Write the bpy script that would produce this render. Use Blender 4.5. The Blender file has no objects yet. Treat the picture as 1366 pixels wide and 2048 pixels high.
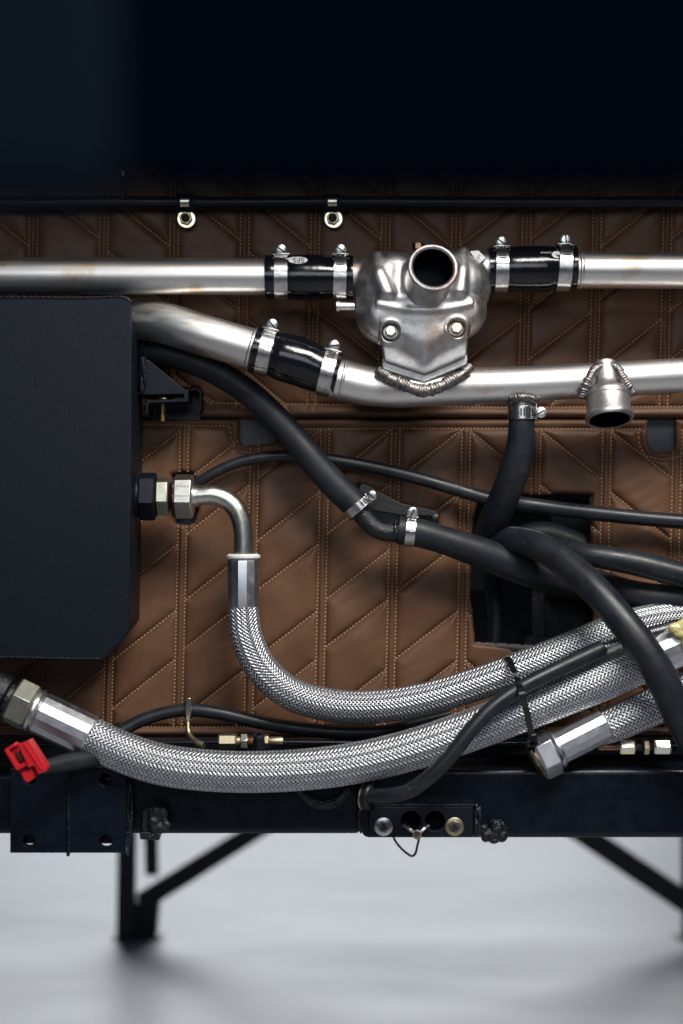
import bpy, math, random
import numpy as np
from mathutils import Vector, Matrix

random.seed(4)
rng = np.random.default_rng(4)
D = bpy.data
SC = bpy.context.scene
COL = SC.collection

# ------------------------------------------------------------------ scale
W = 0.0005          # metres per photograph pixel on the quilted trim
Z0 = 0.856           # height of the lens above the floor
DIST = 3000.0       # lens to quilted trim, in the same units

def sc(d): return (DIST - d) / DIST
def P(x, y, d=0.0):
    s = sc(d) * W
    return Vector(((x - 683) * s, -d * W, Z0 + (1024 - y) * s))

# ------------------------------------------------------------------ camera
cam_d = D.cameras.new('camera'); cam = D.objects.new('camera', cam_d); COL.objects.link(cam)
cam.location = (0, -DIST * W, Z0); cam.rotation_euler = (math.radians(90), 0, 0)
cam_d.sensor_fit = 'VERTICAL'; cam_d.sensor_height = 36.0; cam_d.lens = DIST / 2048 * 36.0
cam_d.clip_start = 0.02; cam_d.clip_end = 60
cam_d.dof.use_dof = True; cam_d.dof.focus_distance = (DIST - 110) * W
cam_d.dof.aperture_fstop = 2.9
SC.camera = cam

# ------------------------------------------------------------------ world and lamps
w = D.worlds.new('World'); SC.world = w; w.use_nodes = True
bg = w.node_tree.nodes['Background']
bg.inputs['Color'].default_value = (0.16, 0.27, 0.50, 1); bg.inputs['Strength'].default_value = 0.09
SC.view_settings.view_transform = 'Standard'; SC.view_settings.look = 'None'
SC.view_settings.exposure = 0.0; SC.view_settings.gamma = 1.0

def area(name, loc, target, sx, sy, power, col):
    l = D.lights.new(name, 'AREA'); l.shape = 'RECTANGLE'; l.size = sx; l.size_y = sy
    l.energy = power; l.color = col
    o = D.objects.new(name, l); COL.objects.link(o); o.location = loc
    o.rotation_euler = (Vector(target) - Vector(loc)).to_track_quat('-Z', 'Y').to_euler()
    return o
area('key_softbox', (0.55, -1.25, Z0 + 1.35), (0.0, 0, Z0 - 0.08), 1.1, 0.5, 52, (1.0, 0.955, 0.91))
area('front_softbox', (-0.1, -2.3, Z0 + 0.62), (0.0, 0, Z0 - 0.05), 1.5, 0.7, 10, (0.90, 0.95, 1.0))
area('floor_softbox', (-0.2, 4.9, 2.0), (0.0, 3.7, 0.0), 3.4, 1.6, 180, (0.93, 0.97, 1.0))

# ------------------------------------------------------------------ materials
def mat(name, base, rough=0.5, metal=0.0, var=None, bump=None, coat=0.0, stretch=(1, 1, 1), rvar=None, var2=None, spec=None, speck=None):
    m = D.materials.new(name); m.use_nodes = True
    nt = m.node_tree; N = nt.nodes; L = nt.links; b = N['Principled BSDF']
    b.inputs['Base Color'].default_value = (*base, 1); b.inputs['Roughness'].default_value = rough
    b.inputs['Metallic'].default_value = metal
    if coat: b.inputs['Coat Weight'].default_value = coat; b.inputs['Coat Roughness'].default_value = 0.08
    if spec is not None: b.inputs['Specular IOR Level'].default_value = spec
    tc = N.new('ShaderNodeTexCoord'); mp = N.new('ShaderNodeMapping')
    mp.inputs['Scale'].default_value = stretch
    L.new(tc.outputs['Object'], mp.inputs['Vector'])
    def noise(scale, detail=4, rough_=0.6, plain=False):
        n = N.new('ShaderNodeTexNoise'); n.inputs['Scale'].default_value = scale
        n.inputs['Detail'].default_value = detail; n.inputs['Roughness'].default_value = rough_
        L.new((tc.outputs['Object'] if plain else mp.outputs['Vector']), n.inputs['Vector']); return n
    def ramp(src, a, bb):
        r = N.new('ShaderNodeMapRange'); r.inputs['From Min'].default_value = a; r.inputs['From Max'].default_value = bb
        L.new(src, r.inputs['Value']); return r
    cur = None
    if var:                                   # (scale, other colour)
        n = noise(var[0]); r = ramp(n.outputs['Fac'], 0.38, 0.66)
        mx = N.new('ShaderNodeMix'); mx.data_type = 'RGBA'
        mx.inputs[6].default_value = (*base, 1); mx.inputs[7].default_value = (*var[1], 1)
        L.new(r.outputs['Result'], mx.inputs[0]); cur = mx.outputs[2]
    if var2:                                  # (scale, other colour, threshold)
        n = noise(var2[0], 5, plain=True); r = ramp(n.outputs['Fac'], var2[2], var2[2] + 0.12)
        mx = N.new('ShaderNodeMix'); mx.data_type = 'RGBA'
        if cur: L.new(cur, mx.inputs[6])
        else: mx.inputs[6].default_value = (*base, 1)
        mx.inputs[7].default_value = (*var2[1], 1)
        L.new(r.outputs['Result'], mx.inputs[0]); cur = mx.outputs[2]
    if speck:                                 # (scale, colour, radius)
        v = N.new('ShaderNodeTexVoronoi'); v.inputs['Scale'].default_value = speck[0]
        L.new(tc.outputs['Object'], v.inputs['Vector'])
        r = ramp(v.outputs['Distance'], speck[2], speck[2] * 0.6)
        n = noise(speck[0] * 0.25, 2, plain=True); r2 = ramp(n.outputs['Fac'], 0.55, 0.6)
        mm = N.new('ShaderNodeMath'); mm.operation = 'MULTIPLY'
        L.new(r.outputs['Result'], mm.inputs[0]); L.new(r2.outputs['Result'], mm.inputs[1])
        mx = N.new('ShaderNodeMix'); mx.data_type = 'RGBA'
        if cur: L.new(cur, mx.inputs[6])
        else: mx.inputs[6].default_value = (*base, 1)
        mx.inputs[7].default_value = (*speck[1], 1)
        L.new(mm.outputs[0], mx.inputs[0]); cur = mx.outputs[2]
    if cur: L.new(cur, b.inputs['Base Color'])
    if rvar:                                  # (scale, lo, hi)
        n = noise(rvar[0], 5); r = ramp(n.outputs['Fac'], 0.3, 0.7)
        r.inputs['To Min'].default_value = rvar[1]; r.inputs['To Max'].default_value = rvar[2]
        L.new(r.outputs['Result'], b.inputs['Roughness'])
    if bump:                                  # (scale, strength, distance)
        n = noise(bump[0], 3); bp = N.new('ShaderNodeBump')
        bp.inputs['Strength'].default_value = bump[1]; bp.inputs['Distance'].default_value = bump[2]
        L.new(n.outputs['Fac'], bp.inputs['Height']); L.new(bp.outputs['Normal'], b.inputs['Normal'])
    return m

M = {}
M['tube'] = mat('drawn_aluminium', (0.80, 0.79, 0.77), 0.34, 1, var=(60, (0.68, 0.66, 0.63)), bump=(300, 0.25, 0.0004), stretch=(0.05, 1, 1), rvar=(120, 0.33, 0.46), var2=(22, (0.62, 0.51, 0.38), 0.58))
M['cast'] = mat('cast_aluminium', (0.56, 0.55, 0.55), 0.40, 1, var=(70, (0.40, 0.39, 0.38)), bump=(700, 0.45, 0.0006), rvar=(160, 0.36, 0.5), var2=(16, (0.42, 0.29, 0.22), 0.58))
M['weld'] = mat('weld_metal', (0.30, 0.28, 0.27), 0.40, 1, var=(300, (0.12, 0.11, 0.11)), bump=(1500, 0.4, 0.0006))
M['steel'] = mat('zinc_plated_steel', (0.66, 0.66, 0.61), 0.3, 1, var=(90, (0.57, 0.58, 0.52)), bump=(500, 0.10, 0.0004), rvar=(200, 0.27, 0.36))
M['nut'] = mat('passivated_steel', (0.48, 0.49, 0.42), 0.42, 1, var=(160, (0.36, 0.37, 0.30)), bump=(700, 0.2, 0.0004))
M['ferrule'] = mat('plated_ferrule', (0.62, 0.63, 0.66), 0.36, 1, var=(60, (0.56, 0.57, 0.60)), rvar=(100, 0.3, 0.42), bump=(400, 0.1, 0.0004))
M['clamp'] = mat('stainless_band', (0.66, 0.66, 0.66), 0.26, 1, var=(250, (0.48, 0.46, 0.45)), bump=(800, 0.15, 0.0003))
M['chrome'] = mat('bright_screw', (0.90, 0.90, 0.86), 0.34, 1)
M['brass'] = mat('yellow_zinc', (0.50, 0.42, 0.24), 0.38, 1, var=(200, (0.50, 0.44, 0.34)))
M['irid'] = mat('yellow_chromate', (0.92, 0.80, 0.48), 0.24, 1, var=(110, (0.75, 0.78, 0.80)))
M['copper'] = mat('copper_thread', (0.30, 0.17, 0.11), 0.35, 1, var=(200, (0.28, 0.16, 0.10)))
M['rubber'] = mat('black_rubber', (0.008, 0.011, 0.016), 0.50, 0, var=(40, (0.016, 0.020, 0.026)), var2=(26, (0.030, 0.034, 0.040), 0.60), spec=0.32, bump=(1200, 0.12, 0.0004), rvar=(60, 0.42, 0.62), speck=(240, (0.10, 0.10, 0.11), 0.12))
M['rubber2'] = mat('satin_rubber', (0.009, 0.012, 0.017), 0.36, 0, spec=0.38, var=(60, (0.018, 0.021, 0.026)), bump=(900, 0.10, 0.0004), rvar=(80, 0.30, 0.46), speck=(200, (0.2, 0.2, 0.2), 0.12))
M['silicone'] = mat('gloss_silicone', (0.004, 0.005, 0.008), 0.14, 0, bump=(90, 0.25, 0.0010), rvar=(60, 0.10, 0.2))
M['powder'] = mat('powder_coat', (0.0034, 0.0070, 0.0125), 0.47, 0, spec=0.22, bump=(620, 0.55, 0.0007), speck=(160, (0.10, 0.11, 0.12), 0.05))
M['paint'] = mat('black_chassis_paint', (0.002, 0.0055, 0.012), 0.30, 0, spec=0.3, bump=(260, 0.35, 0.0007), rvar=(70, 0.22, 0.42), speck=(330, (0.12, 0.13, 0.14), 0.06))
M['lump'] = mat('painted_weld', (0.006, 0.008, 0.012), 0.20, 0, bump=(500, 0.8, 0.0015), speck=(300, (0.35, 0.36, 0.38), 0.16))
M['dark'] = mat('deep_black_steel', (0.004, 0.005, 0.007), 0.6, 0, bump=(300, 0.4, 0.001))
M['cavity'] = mat('dusty_black_casting', (0.006, 0.007, 0.010), 0.5, 0, bump=(420, 0.8, 0.0015), speck=(420, (0.12, 0.13, 0.15), 0.25))
M['bore'] = mat('bore_shade', (0.002, 0.003, 0.005), 0.9, 0, spec=0.03)  # near-black colour stands in for the shade inside open necks
M['darknut'] = mat('dark_steel', (0.14, 0.13, 0.12), 0.4, 1, var=(400, (0.3, 0.26, 0.2)))
M['slate'] = mat('slate_painted_steel', (0.011, 0.016, 0.024), 0.45, 0, bump=(300, 0.2, 0.0005))
M['leather'] = mat('brown_leather', (0.130, 0.066, 0.036), 0.48, 0, var=(9, (0.104, 0.052, 0.030)), bump=(1500, 0.30, 0.0005), rvar=(200, 0.38, 0.52), var2=(28, (0.138, 0.070, 0.040), 0.56), spec=0.25)
M['felt'] = mat('foam_edge', (0.10, 0.085, 0.085), 0.9, 0, bump=(600, 0.8, 0.001))
M['thread'] = mat('tan_thread', (0.52, 0.32, 0.20), 0.6)
M['zip'] = mat('zip_tie_nylon', (0.006, 0.007, 0.009), 0.22)
M['nylon'] = mat('white_nylon', (0.75, 0.74, 0.70), 0.4)
M['red'] = mat('red_plastic', (0.55, 0.012, 0.020), 0.35, bump=(200, 0.15, 0.0006))
M['yellow'] = mat('yellow_wax', (0.66, 0.60, 0.30), 0.28, var=(50, (0.48, 0.42, 0.14)), bump=(130, 0.7, 0.003), coat=0.4)
M['white'] = mat('white_print', (0.72, 0.73, 0.74), 0.4)
M['blackprint'] = mat('black_print', (0.005, 0.006, 0.008), 0.3)
M['ink'] = mat('stamped_mark', (0.16, 0.15, 0.13), 0.5, 0.5)
M['body'] = mat('navy_bodywork', (0.0010, 0.0036, 0.0080), 0.7, 0, spec=0.0)
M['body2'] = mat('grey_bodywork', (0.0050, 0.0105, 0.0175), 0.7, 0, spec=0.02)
M['stand'] = mat('black_stand_paint', (0.010, 0.013, 0.019), 0.45, 0)
M['floor'] = mat('painted_floor', (0.33, 0.335, 0.36), 0.45, 0, var=(0.9, (0.27, 0.275, 0.30)), var2=(3, (0.30, 0.305, 0.33), 0.5), rvar=(2, 0.4, 0.55), stretch=(0.5, 1.6, 1))
M['wall'] = mat('studio_wall', (0.60, 0.61, 0.64), 0.8)

def strand_mat():
    m = mat('braided_wire', (0.62, 0.63, 0.65), 0.42, 1)
    N = m.node_tree.nodes; L = m.node_tree.links; b = N['Principled BSDF']
    a = N.new('ShaderNodeAttribute'); a.attribute_name = 'tone'
    r = N.new('ShaderNodeMapRange'); r.inputs['To Min'].default_value = 0.36; r.inputs['To Max'].default_value = 0.78
    L.new(a.outputs['Fac'], r.inputs['Value'])
    c = N.new('ShaderNodeCombineColor')
    for k in range(3):
        g = N.new('ShaderNodeMath'); g.operation = 'MULTIPLY'; g.inputs[1].default_value = (0.95, 0.98, 1.03)[k]
        L.new(r.outputs['Result'], g.inputs[0]); L.new(g.outputs[0], c.inputs[k])
    L.new(c.outputs['Color'], b.inputs['Base Color'])
    return m
M['wire'] = strand_mat()

# ------------------------------------------------------------------ object helpers
def tag(o, label=None, cat=None, group=None, kind=None):
    if label: o['label'] = label
    if cat: o['category'] = cat
    if group: o['group'] = group
    if kind: o['kind'] = kind
    return o

def thing(name, label, cat, loc, group=None):
    o = D.objects.new(name, None); COL.objects.link(o); o.location = loc
    o.empty_display_size = 0.01
    return tag(o, label, cat, group)

def root_loc(o):
    v = Vector(o.location)
    while o.parent: o = o.parent; v += Vector(o.location)
    return v

class MB:
    def __init__(s): s.v = []; s.f = []; s.n = 0
    def add(s, V, F):
        V = np.asarray([tuple(p) for p in V] if not isinstance(V, np.ndarray) else V, float)
        s.v.append(V); k = s.n
        s.f += [tuple(i + k for i in f) for f in F]; s.n += len(V); return s
    # solid swept along points (world) with radii (metres)
    def tube(s, pts, rad, segs=28, cap=True, ring=None):
        pts = np.array([tuple(p) for p in pts]); n = len(pts); rad = np.broadcast_to(np.asarray(rad, float), (n,))
        T, A, B = frames(pts); th = np.linspace(0, 2 * np.pi, segs, endpoint=False)
        V = (pts[:, None] + rad[:, None, None] * (A[:, None] * np.cos(th)[None, :, None] + B[:, None] * np.sin(th)[None, :, None])).reshape(-1, 3)
        F = [(i * segs + j, i * segs + (j + 1) % segs, (i + 1) * segs + (j + 1) % segs, (i + 1) * segs + j) for i in range(n - 1) for j in range(segs)]
        if cap: F += [tuple(range(segs))[::-1], tuple((n - 1) * segs + j for j in range(segs))]
        return s.add(V, F)
    # profile [(t, r)] around an axis, in metres
    def lathe(s, o, ax, prof, segs=32, rot=0.0, cap=True, up=None):
        ax = Vector(ax).normalized(); u = up or (Vector((0, 0, 1)) if abs(ax.z) < 0.9 else Vector((1, 0, 0)))
        a = (Vector(u) - ax * ax.dot(Vector(u))).normalized(); b = ax.cross(a)
        V = []; o = Vector(o)
        for t, r in prof:
            for j in range(segs):
                th = rot + 2 * math.pi * j / segs
                V.append(o + ax * t + (a * math.cos(th) + b * math.sin(th)) * r)
        n = len(prof)
        F = [(i * segs + j, i * segs + (j + 1) % segs, (i + 1) * segs + (j + 1) % segs, (i + 1) * segs + j) for i in range(n - 1) for j in range(segs)]
        if cap: F += [tuple(range(segs))[::-1], tuple((n - 1) * segs + j for j in range(segs))]
        return s.add(V, F)
    # polygon (list of world points) extruded by a vector
    def prism(s, poly, vec):
        n = len(poly); vec = Vector(vec)
        V = [Vector(p) for p in poly] + [Vector(p) + vec for p in poly]
        F = [tuple(range(n)), tuple(range(2 * n - 1, n - 1, -1))] + [(i, i + n, (i + 1) % n + n, (i + 1) % n) for i in range(n)]
        return s.add(V, F)
    def ellipsoid(s, c, ra, axes=None, seg=12, ringn=8):
        c = Vector(c); X, Y, Z = axes or (Vector((1, 0, 0)), Vector((0, 1, 0)), Vector((0, 0, 1)))
        V = [c + Z * ra[2]]
        for i in range(1, ringn):
            p = math.pi * i / ringn
            for j in range(seg):
                t = 2 * math.pi * j / seg
                V.append(c + X * ra[0] * math.sin(p) * math.cos(t) + Y * ra[1] * math.sin(p) * math.sin(t) + Z * ra[2] * math.cos(p))
        V.append(c - Z * ra[2]); F = []
        for j in range(seg): F.append((0, 1 + j, 1 + (j + 1) % seg))
        for i in range(ringn - 2):
            for j in range(seg):
                a = 1 + i * seg; b_ = a + seg
                F.append((a + j, b_ + j, b_ + (j + 1) % seg, a + (j + 1) % seg))
        l = len(V) - 1; a = 1 + (ringn - 2) * seg
        for j in range(seg): F.append((l, a + (j + 1) % seg, a + j))
        return s.add(V, F)
    def build(s, name, m, parent=None, smooth=35, bevel=0, kind=None, loc=None, fix=True):
        V = np.concatenate(s.v)
        base = root_loc(parent) if parent else (Vector(loc) if loc is not None else Vector(V.mean(0)))
        V = V - np.array(tuple(base))
        me = D.meshes.new(name); me.from_pydata(V.tolist(), [], s.f); me.update()
        if fix:
            import bmesh
            bm = bmesh.new(); bm.from_mesh(me); bmesh.ops.recalc_face_normals(bm, faces=bm.faces); bm.to_mesh(me); bm.free()
        if smooth:
            me.shade_smooth(); me.set_sharp_from_angle(angle=math.radians(smooth))
        me.materials.append(m if not isinstance(m, str) else M[m])
        o = D.objects.new(name, me); COL.objects.link(o)
        if parent: o.parent = parent
        else: o.location = base
        if bevel:
            b = o.modifiers.new('bevel', 'BEVEL'); b.width = bevel; b.segments = 2; b.limit_method = 'ANGLE'; b.angle_limit = math.radians(30)
            b.harden_normals = False
        if kind: o['kind'] = kind
        return o

def frames(pts):
    n = len(pts); T = np.gradient(pts, axis=0); T /= np.linalg.norm(T, axis=1)[:, None]
    up = np.array([0, -1.0, 0.02]); a = up - T[0] * up.dot(T[0])
    if np.linalg.norm(a) < 0.2: a = np.array([0, 0, 1.0]) - T[0] * T[0][2]
    a /= np.linalg.norm(a); A = [a]
    for i in range(1, n):
        a = A[-1] - T[i] * A[-1].dot(T[i]); a /= np.linalg.norm(a); A.append(a)
    A = np.array(A); B = np.cross(T, A); return T, A, B

def spline(pts, step=5.0):
    """pts: (x, y, d, r) -> evenly spaced world points and radii (smooth curve through them)"""
    Q = np.array([(*P(x, y, d), r * sc(d) * W) for x, y, d, r in pts])
    Q = np.vstack([2 * Q[0] - Q[1], Q, 2 * Q[-1] - Q[-2]]); out = []
    for i in range(1, len(Q) - 2):
        p0, p1, p2, p3 = Q[i - 1:i + 3]
        d0 = max(np.linalg.norm((p1 - p0)[:3]), 1e-6) ** 0.5; d1 = max(np.linalg.norm((p2 - p1)[:3]), 1e-6) ** 0.5; d2 = max(np.linalg.norm((p3 - p2)[:3]), 1e-6) ** 0.5
        m1 = (p1 - p0) / d0 - (p2 - p0) / (d0 + d1) + (p2 - p1) / d1
        m2 = (p2 - p1) / d1 - (p3 - p1) / (d1 + d2) + (p3 - p2) / d2
        m1 *= d1; m2 *= d1
        for t in np.linspace(0, 1, 40, endpoint=False):
            out.append((2*t**3-3*t*t+1)*p1 + (t**3-2*t*t+t)*m1 + (-2*t**3+3*t*t)*p2 + (t**3-t*t)*m2)
    out.append(Q[-2]); out = np.array(out)
    L = np.concatenate([[0], np.cumsum(np.linalg.norm(np.diff(out[:, :3], axis=0), axis=1))])
    n = max(6, int(L[-1] / (step * W))); s = np.linspace(0, L[-1], n)
    R = np.stack([np.interp(s, L, out[:, k]) for k in range(4)], 1)
    return R[:, :3], R[:, 3], s

def fr(x, y, d):
    """local frame: u right, v down, w towards the lens, in photo pixels at that depth"""
    o = P(x, y, d); e = W * sc(d)
    return (lambda u, v, w_=0: o + Vector((u * e, -w_ * e, -v * e))), e

def hose(name, label, cat, pts, m, parent=None, segs=28, group=None, step=5):
    p, r, s = spline(pts, step); b = MB().tube(p, r, segs)
    o = b.build(name, m, parent, smooth=50)
    if label: tag(o, label, cat, group)
    return o

def img_dir(deg, tw=0.0):
    """direction at an angle in the picture (clockwise from right), tilted tw degrees to the lens"""
    a = math.radians(deg); t = math.radians(tw)
    return Vector((math.cos(a) * math.cos(t), -math.sin(t), -math.sin(a) * math.cos(t)))

def rpoly(pts, r=8, n=4):
    """rounded polygon in px"""
    out = []; N_ = len(pts)
    for i in range(N_):
        p = np.array(pts[i], float); a = np.array(pts[i - 1], float) - p; b = np.array(pts[(i + 1) % N_], float) - p
        ra = min(r, np.linalg.norm(a) * .45, np.linalg.norm(b) * .45)
        q0 = p + a / np.linalg.norm(a) * ra; q1 = p + b / np.linalg.norm(b) * ra
        for t in np.linspace(0, 1, n): out.append(tuple((1-t)**2*q0 + 2*t*(1-t)*p + t*t*q1))
    return out

# ------------------------------------------------------------------ quilted trim
def seg_dist(X, Y, a, b):
    ax, ay = a; bx, by = b; dx, dy = bx - ax, by - ay; L = dx*dx + dy*dy + 1e-9
    t = np.clip(((X - ax) * dx + (Y - ay) * dy) / L, 0, 1)
    return np.hypot(X - ax - t * dx, Y - ay - t * dy)

def inside(X, Y, poly):
    c = np.zeros(X.shape, bool); n = len(poly)
    for i in range(n):
        x0, y0 = poly[i]; x1, y1 = poly[(i + 1) % n]
        if y0 == y1: continue
        k = ((y0 > Y) != (y1 > Y)) & (X < (x1 - x0) * (Y - y0) / (y1 - y0) + x0); c ^= k
    return c

def poly_snap(X, Y, poly, lim):
    best = np.full(X.shape, 1e9); nx = X.copy(); ny = Y.copy(); n = len(poly)
    for i in range(n):
        ax, ay = poly[i]; bx, by = poly[(i + 1) % n]; dx, dy = bx - ax, by - ay; L = dx*dx + dy*dy + 1e-9
        t = np.clip(((X - ax) * dx + (Y - ay) * dy) / L, 0, 1); px = ax + t * dx; py = ay + t * dy
        d = np.hypot(X - px, Y - py); k = d < best; best[k] = d[k]; nx[k] = px[k]; ny[k] = py[k]
    k = best < lim; X[k] = nx[k]; Y[k] = ny[k]; return best

def quilt(name, label, xr, yr, segs, extra, holes, step=2.4, H=9.5):
    """segs: seam segments with stitches; extra: grooves; holes: cut-out polygons"""
    xs = np.arange(xr[0], xr[1] + step, step); ys = np.arange(yr[0], yr[1] + step, step)
    X, Y = np.meshgrid(xs, ys); X = X.copy(); Y = Y.copy(); nx, ny = len(xs), len(ys)
    X0, Y0 = X.copy(), Y.copy()
    hd = np.full(X.shape, 1e9)
    for h in holes: hd = np.minimum(hd, poly_snap(X, Y, h, step * 0.72))
    dist = np.full(X.shape, 1e9); along = np.zeros(X.shape)
    for a, b in segs + extra:
        x0, x1 = min(a[0], b[0]) - 60, max(a[0], b[0]) + 60; y0, y1 = min(a[1], b[1]) - 60, max(a[1], b[1]) + 60
        i0, i1 = np.searchsorted(xs, [x0, x1]); j0, j1 = np.searchsorted(ys, [y0, y1])
        if i1 <= i0 or j1 <= j0: continue
        sl = (slice(j0, j1), slice(i0, i1)); dd = seg_dist(X[sl], Y[sl], a, b); Ls = math.hypot(b[0] - a[0], b[1] - a[1]) + 1e-6
        al = ((X[sl] - a[0]) * (b[0] - a[0]) + (Y[sl] - a[1]) * (b[1] - a[1])) / Ls; ns = max(1, int(Ls / 7.4)) / Ls
        kk_ = dd < dist[sl]; along[sl] = np.where(kk_, al * ns, along[sl]); dist[sl] = np.minimum(dist[sl], dd)
    dist = np.minimum(dist, 60)
    edge = np.minimum(Y - yr[0], yr[1] - Y); edge = np.minimum(edge, hd)
    de = np.clip(dist - (1.2 + 1.3 * np.cos(2 * np.pi * (along - .5))) * np.exp(-dist / 3.5), 0, 99); h = H * (1 - np.exp(-de / 7.0)) * (1 + .16 * np.sin(X * .031 + 1.7 * np.sin(Y * .023)) + .14 * np.sin(Y * .037 + 2.1 * np.sin(X * .017)))
    e = np.clip(edge / 9.0, 0, 1); roll = np.sqrt(np.clip(1 - (1 - e) ** 2, 0, 1))
    cre = np.sin(X * .11 + Y * .21 + 2.5 * np.sin(X * .013 + Y * .02)) * np.clip(np.sin(X * .019 - Y * .011 + 1), 0, 1) ** 2 * .35
    wr = cre + (np.sin(X * .021 + Y * .013 + 1.3 * np.sin(Y * .017)) + np.sin(X * .05 - Y * .043 + 2 * np.sin(X * .011))) * 0.6
    pucker = 0
    Z = (h + wr * (1 - np.exp(-dist / 14)) + pucker + 2) * roll - 4 * (1 - roll)
    V = np.stack([(X - 683) * W, -Z * W, Z0 + (1024 - Y) * W], -1).reshape(-1, 3)
    keep = np.ones((ny - 1, nx - 1), bool)
    cx = (X[1:, 1:] + X[:-1, :-1] + X[1:, :-1] + X[:-1, 1:]) / 4; cy = (Y[1:, 1:] + Y[:-1, :-1] + Y[1:, :-1] + Y[:-1, 1:]) / 4
    for hh in holes: keep &= ~inside(cx, cy, hh)
    jj, ii = np.nonzero(keep)
    q = np.stack([jj * nx + ii, (jj + 1) * nx + ii, (jj + 1) * nx + ii + 1, jj * nx + ii + 1], 1)
    # back faces rim: boundary edges extruded backwards
    ed = np.concatenate([q[:, [0, 1]], q[:, [1, 2]], q[:, [2, 3]], q[:, [3, 0]]])
    key = np.sort(ed, 1); kk = key[:, 0].astype(np.int64) * (nx * ny) + key[:, 1]
    u, idx, cnt = np.unique(kk, return_index=True, return_counts=True)
    be = ed[idx[cnt == 1]]
    bv = np.unique(be); mp = {int(v): k + len(V) for k, v in enumerate(bv)}
    VB = V[bv].copy(); VB[:, 1] = 14 * W
    faces = q.tolist() + [(int(b), int(a), mp[int(a)], mp[int(b)]) for a, b in be]
    used = np.zeros(len(V) + len(VB), bool)
    for f in (q.ravel(),): used[f] = True
    used[len(V):] = True
    allV = np.vstack([V, VB]); remap = np.cumsum(used) - 1
    faces = [tuple(int(remap[i]) for i in f) for f in faces]
    root = thing(name, label, 'quilted trim', P((xr[0] + xr[1]) / 2, yr[1], 0))
    mb = MB(); mb.add(allV[used], faces)
    mb.build('leather', 'leather', root, smooth=80, fix=False)
    # stitches
    SV = []; SF = []; k = 0; pitch = 7.4
    for a, b in segs:
        L = math.hypot(b[0] - a[0], b[1] - a[1]); n = max(1, int(L / pitch)); t = np.array([(b[0] - a[0]) / L, (b[1] - a[1]) / L]); nn = np.array([-t[1], t[0]])
        for i in range(n):
            c = np.array(a) + t * (i + 0.5) * L / n
            if c[0] < xr[0] or c[0] > xr[1] or c[1] < yr[0] + 6 or c[1] > yr[1] - 6: continue
            if any(inside(np.array([c[0]]), np.array([c[1]]), hh)[0] for hh in holes): continue
            tw = t * 2.6 + nn * random.uniform(-.35, .35)
            pts = [(c - tw, 2.4), (c + nn * 1.7, 3.6), (c + tw, 2.4), (c - nn * 1.7, 3.6), (c, 5.0)]
            for p, z in pts: SV.append(((p[0] - 683) * W, -z * W, Z0 + (1024 - p[1]) * W))
            SF += [(k, k + 1, k + 4), (k + 1, k + 2, k + 4), (k + 2, k + 3, k + 4), (k + 3, k, k + 4)]; k += 5
    mb = MB(); mb.add(np.array(SV), SF); mb.build('stitching', 'thread', root, smooth=0, kind='stuff')
    return root

def doubles(xa, n0, n1, yt, yb, y_ref, lean=-0.023, gap=16.5, pitch=140.7):
    out = []
    for n in range(n0, n1):
        for g in (0, gap):
            f = lambda y: xa + n * pitch + g + lean * (y - y_ref)
            out.append(((f(yt), yt), (f(yb), yb)))
    return out

def diagonals(xa, n0, n1, mirror, odd, even, y_ref, rise, yt, yb, lean=-0.023, gap=16.5, pitch=140.7, sign=1):
    """bands between doubles n and n+1; left of `mirror` they climb to the right (sign=1), beyond it they fall"""
    out = []
    for n in range(n0, n1):
        up = (n < mirror) if sign == 1 else (n >= mirror)
        k = n + 1 if up else n            # the double where the listed heights apply
        if sign == -1: k = n + 1 if not up else n
        lst = odd if k % 2 == 0 else even
        for yv in lst:
            if sign == 1: yl, yr_ = (yv + rise, yv) if up else (yv, yv + rise)
            else: yl, yr_ = (yv, yv - rise) if up else (yv - rise, yv)
            xl = xa + n * pitch + gap + lean * (yl - y_ref); x2 = xa + (n + 1) * pitch + lean * (yr_ - y_ref)
            # clip to the border
            a, b = np.array([xl, yl]), np.array([x2, yr_])
            for lim, lo in ((yt, True), (yb, False)):
                for p, q_ in ((a, b), (b, a)):
                    if (p[1] < lim) == lo and p[1] != lim:
                        if (q_[1] < lim) == lo: p[:] = q_; break
                        t = (lim - p[1]) / (q_[1] - p[1]); p[:] = p + (q_ - p) * t
            if np.linalg.norm(a - b) > 8: out.append(((a[0], a[1] + random.uniform(-2.5, 2.5)), (b[0], b[1] + random.uniform(-2.5, 2.5))))
    return out

def polyline(pts): return [(pts[i], pts[i + 1]) for i in range(len(pts) - 1)]

# lower trim: double A at x=357 (n=0) ... double E at n=4
odd_l = [742, 860, 984, 1087, 1222, 1320, 1455, 1553]; even_l = [730, 860, 970, 1101, 1198, 1338, 1436, 1570]
N1 = rpoly([(478, 800), (556, 800), (553, 886), (486, 892), (478, 880)], 10)
N2 = rpoly([(1293, 800), (1352, 800), (1352, 902), (1306, 904), (1296, 890)], 10)
H1 = [(957, 992), (1000, 990), (1075, 991), (1120, 988), (1183, 990), (1181, 1012), (1182, 1100), (1188, 1200), (1183, 1301), (1140, 1298), (1075, 1296), (1000, 1290), (950, 1285), (946, 1240), (945, 1212), (941, 1195), (942, 1150), (943, 1100), (947, 1040)]
H2 = [(713, 975), (722, 967), (760, 985), (800, 1008), (872, 1026), (874, 1048), (820, 1058), (760, 1062), (722, 1040), (700, 1005)]
H3 = [(344, 950), (362, 944), (384, 946), (394, 960), (396, 1020), (388, 1046), (376, 1051), (352, 1047)]
seg_l = doubles(357, -3, 8, 857, 1452, 1050) + diagonals(357, -3, 8, 4, odd_l, even_l, 1050, 98, 858, 1451)
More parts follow.
